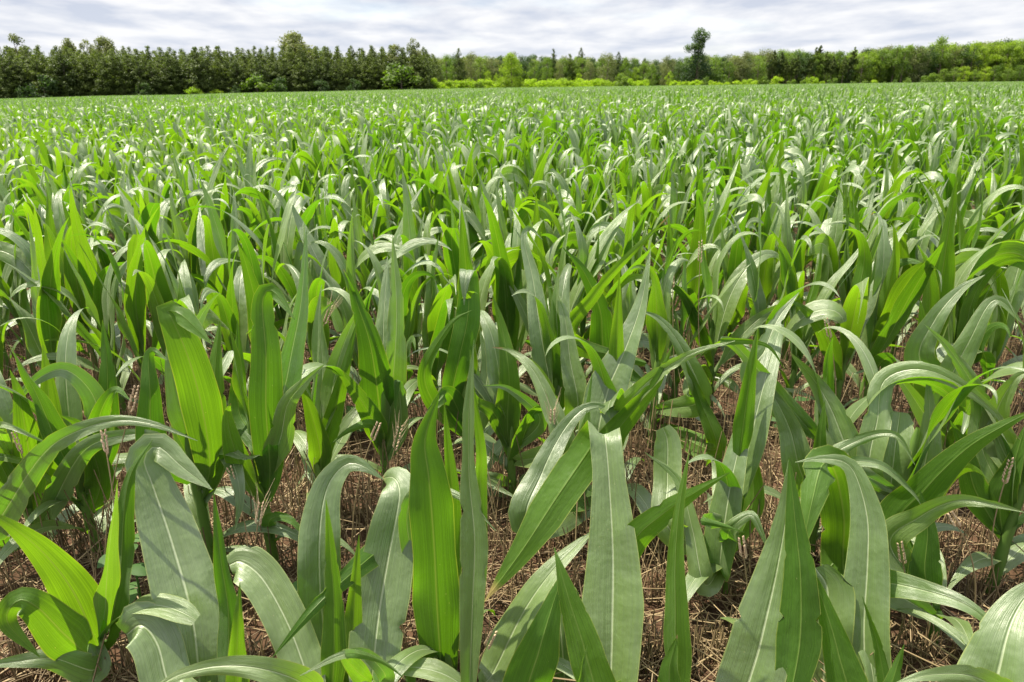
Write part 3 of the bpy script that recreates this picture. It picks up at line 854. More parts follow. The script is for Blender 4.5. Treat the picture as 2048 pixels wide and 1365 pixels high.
def build_heroes():
    rnd = random.Random(5)
    for px, d, label, leaves, low, h in HERO:
        base = ground_at(px, d)
        root = empty('corn_plant', base)
        tag(root, label, 'corn plant', CORN_GROUP)
        v, f = stalk_geo(min(h, .11) if d < 1.2 else h, sides=10)
        link('stalk', make_mesh('stalk', v, f, M_STALK, np.zeros((len(v), 2)), np.full(len(v), rnd.uniform(.2, .6))), root)
        for lf in leaves:
            pts, w, side = lf[0], lf[1], lf[2]
            roll = lf[3] if len(lf) > 3 else 0.0
            kw = lf[4] if len(lf) > 4 else {}
            v, f, uv = hero_leaf(base, pts, w, side, roll, rnd=rnd, **kw)
            link('leaf', make_mesh('leaf', v - base, f, M_LEAF, uv, leaf_tint(v, 10, rnd.uniform(.15, .6), rnd)), root)
        if d > 1.3:
            for kw in rnd.sample(plant_spec(rnd)[2:], 4):
                kw['L'] *= rnd.uniform(.7, .95)
                v, f, uv = grown_leaf(n=26, across=8, rnd=rnd, **kw)
                link('leaf', make_mesh('leaf', v, f, M_LEAF, uv, leaf_tint(v, 8, rnd.uniform(.15, .6), rnd)), root)
        az = rnd.uniform(0, math.pi)
        for i in range(low):
            kw = dict(L=rnd.uniform(.2, .36), W=rnd.uniform(.035, .06), az=az + math.pi * i + rnd.gauss(0, .4), z0=.04 + .05 * i,
                      th0=R(rnd.uniform(45, 65)), droop=R(rnd.uniform(85, 130)), pw=rnd.uniform(1, 1.6), twist=rnd.gauss(0, .5), ruffle=.005,
                      blunt=rnd.random() < .3)
            v, f, uv = grown_leaf(n=22, across=8, rnd=rnd, **kw)
            link('leaf', make_mesh('leaf', v, f, M_LEAF, uv, np.full(len(v), rnd.uniform(.2, .7))), root)


build_heroes()

ROW0, ROW_STEP = 2.30, 0.50

def build_rows():
    rnd = random.Random(99)
    for r in range(6):
        y = ROW0 + r * ROW_STEP
        depth = y * math.cos(PITCH) + .8 * math.sin(PITCH)
        half = 0.75 * depth + 0.22
        x = -half + rnd.uniform(0, .1)
        k = 0
        while x < half:
            seen = abs(x) < .75 * depth
            k += seen
            q = rnd.randrange(len(PROTO))
            o = corn_copy(q, (x, y + rnd.gauss(0, .045), terr(x, y)), rnd.uniform(0, 6.283), rnd.uniform(.84, 1.06),
                          (rnd.gauss(0, .05), rnd.gauss(0, .05)))
            tag(o, f"{LOOKS[q]}, {ordinal(k)} from left in the {ORD[r + 2]} row" if seen else
                f"{LOOKS[q]}, just outside the {'left' if x < 0 else 'right'} end of the {ORD[r + 2]} row", 'corn plant', CORN_GROUP)
            x += rnd.choice([.12, .135, .145, .155, .17]) * rnd.uniform(.9, 1.12)


build_rows()


# ------------------------------------------------------------------ the rest of the field: one mass of corn
def field_edge(x):
    if x < -22: return 172 + (x + 22) * 0.225
    return 203 + (x + 22) * 0.33


def build_field():
    col = bpy.data.collections.new("corn_blocks")       # sources only, not linked into the scene
    rnd = random.Random(3)
    spec = [(3, 13, 4, None), (3, 8, 2, None), (3, 6, 2, 7)]
    base_idx = []
    c = 0
    for lod, (nvar, n, ac, nl) in enumerate(spec):
        base_idx.append((c, nvar))
        for q in range(nvar):
            acc = Acc()
            for r in range(5):
                x = -1.5 + rnd.uniform(0, .1)
                while x < 1.5:
                    plant_into(acc, rnd, np.array([x, (r - 2) * .5 + rnd.gauss(0, .05), 0]), rnd.uniform(.78, 1.03), rnd.uniform(0, 6.283), n, ac, nl)
                    x += rnd.uniform(.11, .16)
            me = acc.mesh(f"corn_block", M_LEAF_FAR)
            o = bpy.data.objects.new(f"corn_block_{c:02d}", me)
            col.objects.link(o)
            c += 1
    pts, idx, rot, scl = [], [], [], []
    y = ROW0 + 6 * ROW_STEP + 1.0
    while y < 330:
        xm = .80 * y + 4
        nx = int(xm / 3) + 1
        for i in range(-nx, nx + 1):
            x = i * 3.0
            if y + 1.25 > field_edge(x): continue
            lod = 0 if y < 17 else (1 if y < 55 else 2)
            b, nv = base_idx[lod]
            pts.append((x, y, terr(x, y) + (0.05 * math.sin(x * .21 + y * .13))))
            idx.append(b + rnd.randrange(nv)); rot.append(rnd.choice([0, math.pi])); scl.append(rnd.uniform(.97, 1.05))
        y += 2.5
    me = bpy.data.meshes.new("corn_field")
    me.vertices.add(len(pts)); me.vertices.foreach_set('co', np.array(pts, dtype=np.float32).ravel())
    for nm, ty, arr in (('block', 'INT', idx), ('turn', 'FLOAT', rot), ('size', 'FLOAT', scl)):
        a = me.attributes.new(nm, ty, 'POINT')
        a.data.foreach_set('value', np.array(arr, dtype=np.int32 if ty == 'INT' else np.float32))
    me.materials.append(M_LEAF_FAR)
    o = link("corn_field", me)
    tag(o, "mass of young green corn stretching from the front rows to the wood", "corn field", kind="stuff")
    ng = bpy.data.node_groups.new("corn_field", 'GeometryNodeTree')
    ng.interface.new_socket('Geometry', in_out='INPUT', socket_type='NodeSocketGeometry')
    ng.interface.new_socket('Geometry', in_out='OUTPUT', socket_type='NodeSocketGeometry')
    N, L = ng.nodes.new, ng.links.new
    gi, go = N('NodeGroupInput'), N('NodeGroupOutput')
    ci = N('GeometryNodeCollectionInfo'); ci.inputs['Collection'].default_value = col
    ci.inputs['Separate Children'].default_value = True; ci.inputs['Reset Children'].default_value = True
    ip = N('GeometryNodeInstanceOnPoints'); ip.inputs['Pick Instance'].default_value = True

    def named(nm, ty):
        a = N('GeometryNodeInputNamedAttribute'); a.data_type = ty; a.inputs['Name'].default_value = nm
        return a.outputs['Attribute']
    cb = N('ShaderNodeCombineXYZ'); L(named('turn', 'FLOAT'), cb.inputs[2])
    e2r = N('FunctionNodeEulerToRotation'); L(cb.outputs[0], e2r.inputs[0])
    L(gi.outputs[0], ip.inputs['Points']); L(ci.outputs[0], ip.inputs['Instance'])
    L(named('block', 'INT'), ip.inputs['Instance Index'])
    L(e2r.outputs[0], ip.inputs['Rotation']); L(named('size', 'FLOAT'), ip.inputs['Scale'])
    L(ip.outputs[0], go.inputs[0])
    md = o.modifiers.new("corn_field", 'NODES'); md.node_group = ng


build_field()


# ------------------------------------------------------------------ straw
def straw_batch(n, standing, seed):
    g = np.random.default_rng(seed)
    y = (1.02 if standing else .7) + 6.2 * g.random(n * 2) ** 1.6
    x = (g.random(n * 2) * 2 - 1) * (0.80 * y + 0.75)
    y, x = y[:n], x[:n]
    if standing:
        y = np.round(y / .19) * .19 + g.normal(0, .022, n) + 0.02 * np.sin(x * 3)
        h = g.uniform(.07, .27, n) * np.where(g.random(n) < .15, 1.35, 1) * np.where(y < 1.35, .45, 1)
        lean = np.abs(g.normal(0, .22, n)); az = g.uniform(0, 6.283, n)
        d = np.stack([np.sin(lean) * np.cos(az), np.sin(lean) * np.sin(az), np.cos(lean)], -1)
        p0 = np.stack([x, y, np.full(n, -.01)], -1)
        r = g.uniform(.0011, .0021, n)
    else:
        h = g.uniform(.06, .30, n); az = g.uniform(0, 6.283, n); el = g.normal(.05, .16, n)
        d = np.stack([np.cos(el) * np.cos(az), np.cos(el) * np.sin(az), np.sin(el)], -1)
        p0 = np.stack([x, y, g.uniform(.006, .05, n)], -1)
        r = g.uniform(.001, .0024, n)
    bend = g.normal(0, .10, (n, 3)) * h[:, None]
    p1 = p0 + d * h[:, None] * .5 + bend * .5
    p2 = p0 + d * h[:, None] + bend * .2
    p2[:, 2] = np.maximum(p2[:, 2], .004)
    a = nrm(np.cross(d, np.array([.3, .5, .81]))); b = np.cross(d, a)
    rings = []
    for pp, k in ((p0, 1.0), (p1, .95), (p2, .85)):
        for j in range(3):
            t = j * 2.0944
            rings.append(pp + (a * math.cos(t) + b * math.sin(t)) * (r * k)[:, None])
    v = np.stack(rings, 1).reshape(-1, 3)
    base = np.arange(n)[:, None] * 9
    fs = []
    for q in range(2):
        for j in range(3):
            j2 = (j + 1) % 3
            fs.append(np.stack([base[:, 0] + q * 3 + j, base[:, 0] + q * 3 + j2, base[:, 0] + q * 3 + 3 + j2, base[:, 0] + q * 3 + 3 + j], -1))
    f = np.stack(fs, 1).reshape(-1, 4)
    tint = np.repeat(np.clip(g.normal(.42, .24, n), 0, 1), 9)
    return v, f, tint


v, f, t = straw_batch(21000, True, 4)
tag(link("wheat_stubble", make_mesh("wheat_stubble", v, f, M_STRAW, None, t)), "brown cut grain stubble standing between the corn rows", "stubble", kind="stuff")
v, f, t = straw_batch(15000, False, 5)
tag(link("straw_litter", make_mesh("straw_litter", v, f, M_STRAW, None, t)), "loose brown straw lying on the soil", "straw", kind="stuff")


def dry_grass(px, d, top, label, ear=.07, awns=False, seed=0, droop=0.0):
    """one tall dead grain stalk with its ear: from the ground to a measured tip (px, py, distance)"""
    rnd = random.Random(seed)
    base = ground_at(px, d)
    tip = P(*top)
    root = empty('grain_stalk', base)
    tag(root, label, 'dry grain stalk', 'dead grain stalks left among the corn')
    ax = tip - base
    L_ = np.linalg.norm(ax); dirn = ax / L_
    side = nrm(np.cross(dirn, np.array([0, 1.0, 0])))
    s = np.linspace(0, 1, 12)
    c = base + ax * s[:, None] + side * (math.sin(seed * 2.3) * .03 * np.sin(s * math.pi))[:, None]
    c[:, 2] += -droop * np.clip(s - .7, 0, 1) ** 2 * 6
    v, f = tube(c - base, np.linspace(.0019, .0012, 12), 5)
    link('stem', make_mesh('stem', v, f, M_STRAW, None, np.full(len(v), rnd.uniform(.5, .85))), root)
    # ear: spikelets in two rows along the last piece
    acc = Acc()
    e0 = c[-1]; ed = nrm(c[-1] - c[-3]); ed = nrm(ed + np.array([0, 0, -droop * 2]))
    sd = nrm(np.cross(ed, np.array([.2, 1.0, .1]))); up = np.cross(ed, sd)
    m = 15
    for i in range(m):
        a = i / (m - 1)
        p = e0 + ed * (a * ear - .01)
        k = 1 if i % 2 else -1
        q = p + sd * k * .0032 + up * rnd.uniform(-.002, .002)
        dd = nrm(ed + sd * k * .35)
        ln = .012 * (1 - .4 * a)
        pts = np.array([q, q + dd * ln * .5, q + dd * ln])
        v, f = tube(pts, [.0012, .0026, .0004], 5)
        acc.add(v - base, f, None, rnd.uniform(.3, .9))
        if awns:
            ad = nrm(ed + sd * k * rnd.uniform(.1, .35) + up * rnd.uniform(-.2, .2))
            v, f = tube(np.array([q, q + ad * .03, q + ad * rnd.uniform(.05, .075)]), [.0005, .0004, .0002], 3)
            acc.add(v - base, f, None, .95)
    o = link('ear', acc.mesh('ear', M_EAR), root)


dry_grass(205, 1.30, (262, 815, 1.34), "tall dry grain stalk with a brown ear rising at far left", .06, False, 1)
dry_grass(190, 1.2, (212, 900, 1.24), "dry grain stalk leaning beside the splayed bottom left corn plant", .05, False, 2)
dry_grass(770, 1.55, (790, 895, 1.5), "bearded pale grain ear left of the centre corn plants", .075, True, 3)
dry_grass(505, 1.25, (515, 1035, 1.26), "dry stalk with a pale slanting ear over the straw at left", .055, True, 4, .02)
dry_grass(470, 1.35, (470, 975, 1.38), "thin dry stalk standing straight between two tall left corn plants", .06, False, 5)
dry_grass(985, 1.05, (975, 1290, 1.0), "short dry ear among leaves at the bottom centre", .05, False, 6)
dry_grass(1480, 1.1, (1487, 1110, 1.1), "dark dry ear standing in front of the right lance leaf", .05, False, 7)
dry_grass(1790, 1.2, (1805, 1120, 1.2), "dark dry ear beside the lower right corn plant", .055, False, 8)
dry_grass(2000, 1.3, (2010, 960, 1.3), "dry stalk with a reddish ear at the right edge", .06, False, 9)
dry_grass(1930, 1.2, (1915, 1040, 1.2), "bent dry ear below the bent grey leaf at right", .05, False, 10, .02)
dry_grass(1110, 1.55, (1105, 850, 1.55), "dry stalk tip poking up behind the wide centre leaf", .05, True, 11)
dry_grass(700, 1.45, (745, 862, 1.42), "pale bent grain ear below the ruffled green leaf", .05, False, 12, .03)
dry_grass(445, 1.5, (442, 850, 1.5), "thin pale grain ear against the broad folded left leaf", .06, True, 13)
dry_grass(1420, 2.2, (1400, 520, 2.2), "reddish dry stalk above the middle rows right of centre", .07, False, 14)
dry_grass(1350, 2.2, (1345, 570, 2.2), "reddish dry ear leaning left in the middle rows", .07, False, 15)
dry_grass(1650, 1.9, (1660, 660, 1.9), "slanting dry stalk with a curved ear in the right middle rows", .06, False, 16, .03)
dry_grass(620, 2.0, (650, 632, 2.0), "pale horizontal grain ear over the third row at left", .06, True, 17, .03)
dry_grass(90, 1.42, (40, 900, 1.40), "dry ear leaning left at the left edge of the field", .055, False, 18)


def weed(x, y, seed, label):
    rnd = random.Random(seed)
    root = empty('weed', (x, y, 0))
    tag(root, label, 'weed', 'broad leaved weeds in the straw')
    h = rnd.uniform(.12, .28)
    v, f = tube(np.array([[0, 0, -.01], [.01, 0, h * .5], [.0, .01, h]]), [.003, .0025, .0015], 6)
    link('stem', make_mesh('stem', v, f, M_WEED, None, np.full(len(v), .5)), root)
    for i in range(9):
        a = i * 2.4; z = h * (.25 + .75 * i / 8)
        n = 7; s = np.linspace(0, 1, n); L_ = rnd.uniform(.05, .09)
        th = .5 - 1.0 * s
        t = np.stack([np.cos(th) * math.cos(a), np.cos(th) * math.sin(a), np.sin(th)], -1)
        p = np.array([0, 0, z]) + np.cumsum(t * L_ / n, axis=0)
        lat = np.tile([-math.sin(a), math.cos(a), 0], (n, 1)); nn = np.cross(t, lat)
        w = np.sin(np.clip(s * 1.02, 0, 1) * math.pi) ** .7 * L_ * .55 + .002
        v, f, uv = leaf_geo(p, lat, -nn, w, 4, np.full(n, .2), .002)
        link('leaf', make_mesh('leaf', v, f, M_WEED, uv, np.full(len(v), rnd.uniform(.2, .8))), root)


for i, (px, d, lb) in enumerate([(685, 2.15, "dark leafy weed in the gap right of the tall pale leaf"), (790, 2.2, "low weed behind the ruffled green corn leaf"),
                                 (280, 1.3, "small weed on straw left of the grey folded leaf"), (620, 1.3, "small weed in the straw at lower left centre"),
                                 (1700, 1.75, "leafy weed between stalks at right"),
                                 (1570, 2.1, "weed in the third row gap at right")]):
    g = ground_at(px, d); weed(g[0], g[1], 40 + i, lb)


# ------------------------------------------------------------------ trees
def leaf_cloud(cent, rad, n, size, g, out_bias=.5, flat=1.0):
    """n small leaf faces scattered over a blob shell"""
    d = nrm(g.normal(0, 1, (n, 3)))
    r = rad * (g.random(n) ** .45)[:, None]
    p = cent + d * r * np.array([1, 1, flat])
    nn = nrm(d * out_bias + g.normal(0, .6, (n, 3)) + np.array([0, 0, .35]))
    a = nrm(np.cross(nn, g.normal(0, 1, (n, 3)))); b = np.cross(nn, a)
    s = size * g.uniform(.55, 1.25, n)[:, None]
    v = np.stack([p - a * s * .5, p + b * s * .32, p + a * s * .5, p - b * s * .32], 1).reshape(-1, 3)
    f = np.arange(n * 4).reshape(n, 4)
    return v, f


def crown_broad(seed, h, w, z0, nclump=26, per=90, size=.36, top=.5, tuft=None):
    g = np.random.default_rng(seed)
    acc = Acc(); cents = []
    for i in range(nclump):
        k = g.random()
        z = z0 + (h - z0) * (.06 + .9 * k)
        prof = math.sin(math.pi * min(1, max(0.02, (k * (1 - top) * 2 if k < .5 else 1 - (1 - k) * (2 * top) if False else k)))) if False else \
            (math.sqrt(max(0.02, 1 - (max(0, k - (1 - top)) / top) ** 2)) if k > 1 - top else .72 + .28 * k / (1 - top))
        az = g.uniform(0, 6.283); rr = w * .5 * prof * g.uniform(.35, .86)
        c = np.array([rr * math.cos(az), rr * math.sin(az), z - (h - z0) * .04])
        br = w * g.uniform(.13, .23)
        v, f = leaf_cloud(c, br, int(per * 1.35), size, g, .75, .8)
        acc.add(v, f, None, float(np.clip(g.normal(.42, .16), .05, .95)))
        cents.append(c)
    return acc, cents


def crown_pine(seed, h, w, z0, size=.5, rows=15, gap=0.0):
    g = np.random.default_rng(seed)
    acc = Acc(); cents = []
    for i in range(rows):
        k = i / (rows - 1)
        z = z0 + (h - z0) * k ** .92
        rad = w * .5 * (1 - k ** 1.8) ** .75 * (1.0 if k > .12 else .8) + .2
        nb = max(3, int(7 * (1 - k) + 3))
        for j in range(nb):
            if g.random() < gap: continue
            az = g.uniform(0, 6.283); L_ = rad * g.uniform(.7, 1.12)
            m = max(1, int(L_ / .45))
            for q in range(m):
                s = (q + .6) / m
                c = np.array([math.cos(az) * L_ * s, math.sin(az) * L_ * s, z + .28 * L_ * s * s + g.normal(0, .06)])
                v, f = leaf_cloud(c, .55 * (1 - .2 * k), 20, size, g, .45, .9)
                acc.add(v, f, None, float(np.clip(g.normal(.3 + .2 * s, .14), .05, .95)))
            cents.append(np.array([math.cos(az) * L_ * .8, math.sin(az) * L_ * .8, z]))
    return acc, cents


def trunk_geo(h, r, cents, lean=0.0, limbs=9, seed=0):
    g = np.random.default_rng(seed)
    acc = Acc()
    z = np.linspace(-.3, h, 10)
    p = np.stack([lean * np.sin(z / h * 2.1), .5 * lean * np.sin(z / h * 3), z], -1)
    v, f = tube(p, r * (1.15 - .95 * np.clip(z / h, 0, 1)), 8); acc.add(v, f, None, .5)
    if cents is not None and len(cents):
        for i in g.choice(len(cents), min(limbs, len(cents)), replace=False):
            c = cents[i]
            k = max(.12, min(.9, (c[2] - np.hypot(c[0], c[1]) * .55) / h))
            b = np.array([np.interp(k * h, z, p[:, 0]), np.interp(k * h, z, p[:, 1]), k * h])
            mid = b * .5 + c * .5 + np.array([0, 0, -.08 * np.linalg.norm(c - b)])
            v, f = tube(np.array([b, mid, c]), [r * .4, r * .25, r * .08], 5); acc.add(v, f, None, .45)
    return acc


TREE = {}


def proto(kind, crown_fn, mat, h, r, lean=0.0, limbs=9, **kw):
    lst = []
    for s in range(kw.pop('nvar', 3)):
        acc, cents = crown_fn(100 + 17 * s + len(TREE) * 7, h=h, **kw)
        lst.append((acc.mesh('crown', mat), trunk_geo(h * .9, r, cents, lean * (1 if s % 2 else -1), limbs, s).mesh('trunk', M_BARK)))
    TREE[kind] = (lst, h)


proto('pine', crown_pine, M_PINE, 9.5, .16, .15, 6, w=4.8, z0=.3, size=.30, rows=17, nvar=4)
proto('tall_pine', crown_pine, M_PINE, 16.0, .22, .2, 6, w=5.0, z0=6.5, size=.6, nvar=3, gap=.15)
proto('broad', crown_broad, M_BROAD, 12.0, .25, .3, 10, w=8.0, z0=1.2, nclump=34, per=85, nvar=4)
proto('yellow', crown_broad, M_YELLOW, 12.0, .22, .3, 10, w=7.5, z0=1.2, nclump=34, per=85, nvar=3)
proto('olive', crown_broad, M_OLIVE, 12.0, .25, .3, 10, w=9.0, z0=1.0, nclump=38, per=85, nvar=2)
proto('dark', crown_broad, M_DARK, 12.0, .25, .3, 10, w=7.0, z0=.8, nclump=34, per=85, nvar=3)
proto('ovate', crown_broad, M_YELLOW, 11.0, .25, .1, 10, w=8.6, z0=.2, nclump=60, per=100, top=.85, nvar=1)
proto('dome', crown_broad, M_OLIVE, 13.0, .35, .3, 14, w=9.5, z0=5.0, nclump=44, per=110, top=.75, size=.5, nvar=2)
proto('sparse', crown_broad, M_OLIVE, 13.0, .2, .5, 8, w=6.0, z0=8.5, nclump=12, per=80, top=.6, size=.5, nvar=2)
proto('shrub', crown_broad, M_HEDGE, 3.0, .05, .1, 6, w=4.6, z0=.1, nclump=16, per=70, size=.3, top=.6, nvar=4)
proto('dull_shrub', crown_broad, M_BROAD, 3.0, .05, .1, 6, w=3.8, z0=.1, nclump=16, per=70, size=.3, top=.6, nvar=3)

proto('dim_shrub', crown_broad, M_DARK, 3.0, .05, .1, 6, w=3.8, z0=.1, nclump=16, per=70, size=.3, top=.6, nvar=3)

trnd = random.Random(77)
KIND_NAME = {'pine': 'pine_tree', 'tall_pine': 'pine_tree', 'shrub': 'shrub', 'dull_shrub': 'shrub', 'dim_shrub': 'shrub'}


def put_tree(kind, px, ytop, D, label, group, wscale=1.0, rz=None, q=None, name=None, x=None):
    lst, h0 = TREE[kind]
    depth = D * math.cos(PITCH)
    X = (px - 1024) / F_PX * (D / math.cos(PITCH) * (math.cos(PITCH) ** 2 + 0.0)) if x is None else x
    p = P(px, ytop, D)
    X = p[0] if x is None else x
    gz = terr(X, D)
    hh = max(.8, p[2] - gz)
    nm = name or KIND_NAME.get(kind, 'broadleaf_tree')
    root = empty(nm, (X, D, gz - .05), trnd.uniform(0, 6.283) if rz is None else rz)
    s = hh / h0
    root.scale = (s * wscale, s * wscale, s)
    cm, tm = lst[trnd.randrange(len(lst)) if q is None else q]
    for n_, me in (('trunk', tm), ('crown', cm)):
        o = bpy.data.objects.new(n_, me); o.parent = root; C.objects.link(o)
    cat = 'shrub' if 'shrub' in nm else ('pine tree' if 'pine' in nm else 'tree')
    tag(root, label, cat, group)
    return root


# left: dark pine plantation
k = 0
px = -40.0
while px < 850:
    k += 1
    D = 147 + (px / 850) * 26 + trnd.uniform(-1.2, 1.2) + 3
    yt = np.interp(px, [0, 200, 420, 640, 850], [113, 110, 117, 120, 120]) + trnd.gauss(2, 5)
    put_tree('pine', px, yt, D, f"dark green pine, {ordinal(k)} from the left along the front of the left wood", "pines along the edge of the left wood", trnd.uniform(1.1, 1.45))
    px += trnd.uniform(13, 22)


def wood_mass(name, label, items, cat):
    accs = {}
    for kind, x, y, hh, ws in items:
        lst, h0 = TREE[kind]
        cm, tm = lst[trnd.randrange(len(lst))]
        a = trnd.uniform(0, 6.283); c, s = math.cos(a), math.sin(a); sc_ = hh / h0
        for me in (cm, tm):
            acc = accs.setdefault(me.materials[0].name, Acc())
            n = len(me.vertices); v = np.empty(n * 3, np.float32); me.vertices.foreach_get('co', v); v = v.reshape(-1, 3)
            tt = np.empty(n, np.float32); me.attributes['tint'].data.foreach_get('value', tt)
            fc = np.empty(len(me.loops), np.int32); me.loops.foreach_get('vertex_index', fc); fc = fc.reshape(-1, 4)
            vv = np.stack([(v[:, 0] * c - v[:, 1] * s) * sc_ * ws + x, (v[:, 0] * s + v[:, 1] * c) * sc_ * ws + y, v[:, 2] * sc_ + terr(x, y)], -1)
            acc.add(vv, fc, None, np.clip(tt + trnd.uniform(-.15, .3), 0, 1))
    # one mesh, one slot per foliage colour
    V, Fc, T, MI, mats, off = [], [], [], [], [], 0
    for i, (mn, acc) in enumerate(accs.items()):
        v = np.concatenate(acc.v); f = np.concatenate(acc.f) + off
        V.append(v); Fc.append(f); T.append(np.concatenate(acc.t)); MI.append(np.full(len(f), i)); mats.append(bpy.data.materials[mn]); off += len(v)
    me = make_mesh(name, np.concatenate(V), np.concatenate(Fc), None, None, np.concatenate(T))
    for m_ in mats: me.materials.append(m_)
    me.polygons.foreach_set('material_index', np.concatenate(MI).astype(np.int32))
    tag(link(name, me), label, cat, kind="stuff")


items = []
for row in range(3):
    x = -150.0
    while x < -21:
        y = 172 + (x + 22) * .225 + 6 + row * 3.2 + trnd.uniform(-1, 1)
        items.append(('pine', x, y, trnd.uniform(9.0, 10.4) - .006 * min(0, x), trnd.uniform(.9, 1.2)))
        x += trnd.uniform(2.0, 3.0)
for i in range(16):      # right flank of the plantation running back
    items.append(('pine', -20 + trnd.uniform(-3, 0), 176 + i * 2.6, trnd.uniform(8, 10), 1.0))
wood_mass("pine_wood", "dense dark pine wood behind the front pines at left", items, "wood")

# trees rising out of and in front of the pines
B = "broadleaf trees rising above the left pines"
put_tree('sparse', 26, 72, 175, "thin open crowned tree above the pines at the far left", B, .8, q=0)
put_tree('dome', 136, 80, 175, "dark round topped tree above the left pines", B, .62, q=1)
put_tree('dome', 204, 76, 178, "larger round topped tree right of the dark one above the pines", B, .7, q=0)
put_tree('sparse', 168, 82, 172, "small pale crown between the two round topped trees", B, .7, q=1)
put_tree('broad', 262, 104, 176, "pale green tree top just behind the left pines", B, 1.3)
put_tree('dome', 588, 67, 178, "big domed tree standing alone above the pines", B, 1.1, q=0)
put_tree('broad', 640, 98, 180, "low green crown at the right foot of the big domed tree", B, .8)
put_tree('sparse', 790, 92, 176, "sparse crooked tree top near the right end of the pines", B, .9, q=0)
put_tree('sparse', 827, 80, 178, "tall thin tree with a tufted top at the end of the pines", B, .7, q=1)
Bs = "bushes along the foot of the left pines"
for px, yt, kd, lb in [(38, 172, 'dim_shrub', "green bush at the foot of the pines at far left"), (80, 150, 'dim_shrub', "taller bush against the left pines"),
                       (285, 166, 'dim_shrub', "round bush at the foot of the pines left of the yellow one"), (385, 174, 'shrub', "yellow-green bush at the foot of the pines"),
                       (430, 180, 'shrub', "low yellow bush trailing right of the yellow-green one"), (512, 150, 'dull_shrub', "leafy bush before the pines below the domed tree"),
                       (560, 155, 'dim_shrub', "broad green bush before the pines under the domed tree"), (705, 158, 'dim_shrub', "small bush near the right pines"),
                       (800, 130, 'dull_shrub', "big light green bush at the right end of the pines"), (640, 160, 'dim_shrub', "dim bush between the domed tree and the wood end"),
                       (470, 172, 'dim_shrub', "dim low bush in the middle of the pine front")]:
    D = 147 + (px / 850) * 26 - .5
    put_tree(kd, px, yt, D, lb, Bs, 1.0 if kd == 'dim_shrub' else 1.4)

# hedge of bright shrubs beyond the far end of the corn
n = 0
for x0, x1, top in ((866, 1004, 161), (1056, 1300, 160), (1352, 1408, 162), (1425, 1505, 161)):
    px = x0
    while px < x1:
        n += 1
        D = field_edge((px - 1024) / F_PX * 215) + 5 + trnd.uniform(-1, 2)
        put_tree('shrub', px, top + trnd.gauss(0, 2) + (px > 1200) * 1, D, f"bright yellow-green shrub, {ordinal(n)} from the left in the hedge beyond the corn",
                 "yellow-green shrubs in the hedge", 1.25)
        px += trnd.uniform(13, 19)
for px in (1520, 1535, 1550):
    pass

G = "trees behind the hedge at the far end"
Dm = 232
mid = [
    ('dark', 868, 112, 225, .9, "dark green tree just right of the pine wood"), ('broad', 893, 108, 232, .8, "leafy green tree second right of the pine wood"),
    ('pine', 917, 100, 228, .8, "slim pointed pine right of the pine wood"), ('olive', 941, 102, 230, .65, "olive brown tree beside the slim pointed pine"),
    ('yellow', 975, 140, 226, .7, "small yellow-green tree left of the pointed round tree"), ('ovate', 1022, 106, 214, 1.0, "full pointed green tree standing before the hedge"),
    ('dull_shrub', 958, 160, 209, .7, "dark small shrub in front of the hedge"), ('yellow', 992, 146, 226, .6, "low bright tree touching the pointed round tree"),
    ('broad', 1068, 118, 245, .8, "green tree right behind the pointed round tree"), ('broad', 1095, 114, 242, .8, "rounded tree left of the brown bare shrub"),
    ('olive', 1118, 124, 240, .6, "narrow olive tree left of the brown bare shrub"), ('yellow', 1158, 145, 238, .8, "small yellowish tree in the middle of the hedge"),
    ('olive', 1215, 104, 238, .95, "large pale olive rounded tree above the hedge"), ('olive', 1180, 122, 240, .7, "olive tree at the left shoulder of the large pale one"),
    ('broad', 1252, 114, 245, .7, "green tree at the right shoulder of the large pale one"), ('dull_shrub', 1245, 145, 225, .9, "dark bush above the middle of the hedge"),
    ('yellow', 1272, 132, 244, .7, "yellow-green tree left of the tan tree"), ('olive', 1336, 112, 255, .75, "tan olive tree left of the tall tufted tree"),
    ('broad', 1305, 128, 250, .7, "small green tree left of the tan olive tree"), ('yellow', 1340, 142, 236, .9, "bright green bushy tree in front of the tan tree"),
    ('dark', 1400, 95, 258, .85, "dark lower tree wrapped round the tall tufted trunk"), ('broad', 1375, 112, 262, .7, "green tree at the left of the dark lower tree"),
    ('dull_shrub', 1412, 155, 240, .9, "dull rounded shrub under the tall tufted tree"), ('dull_shrub', 1440, 140, 244, 1.0, "tall leafy shrub right of the tall tufted tree"),
    ('olive', 1482, 112, 262, .9, "pale green rounded tree right of the tall tufted tree"), ('broad', 1460, 124, 258, .8, "green tree between tall shrub and pale rounded tree"),
    ('broad', 1520, 108, 275, .9, "green tree left of the trunks of the far pines"), ('pine', 1238, 106, 262, .9, "pine with a notched top behind the large olive tree"),
    ('pine', 1107, 100, 262, .7, "thin ragged crown behind the hedge"), ('pine', 1163, 98, 264, .75, "narrow dark pointed crown in the middle distance"),
    ('pine', 1140, 110, 262, 1.0, "blunt dark pine behind the hedge middle"), ('pine', 1290, 118, 270, 1.0, "short dark pine left of the tall tufted tree"),
]
for kd, px, yt, D, ws, lb in mid:
    put_tree(kd, px, yt, D, lb, G, ws)


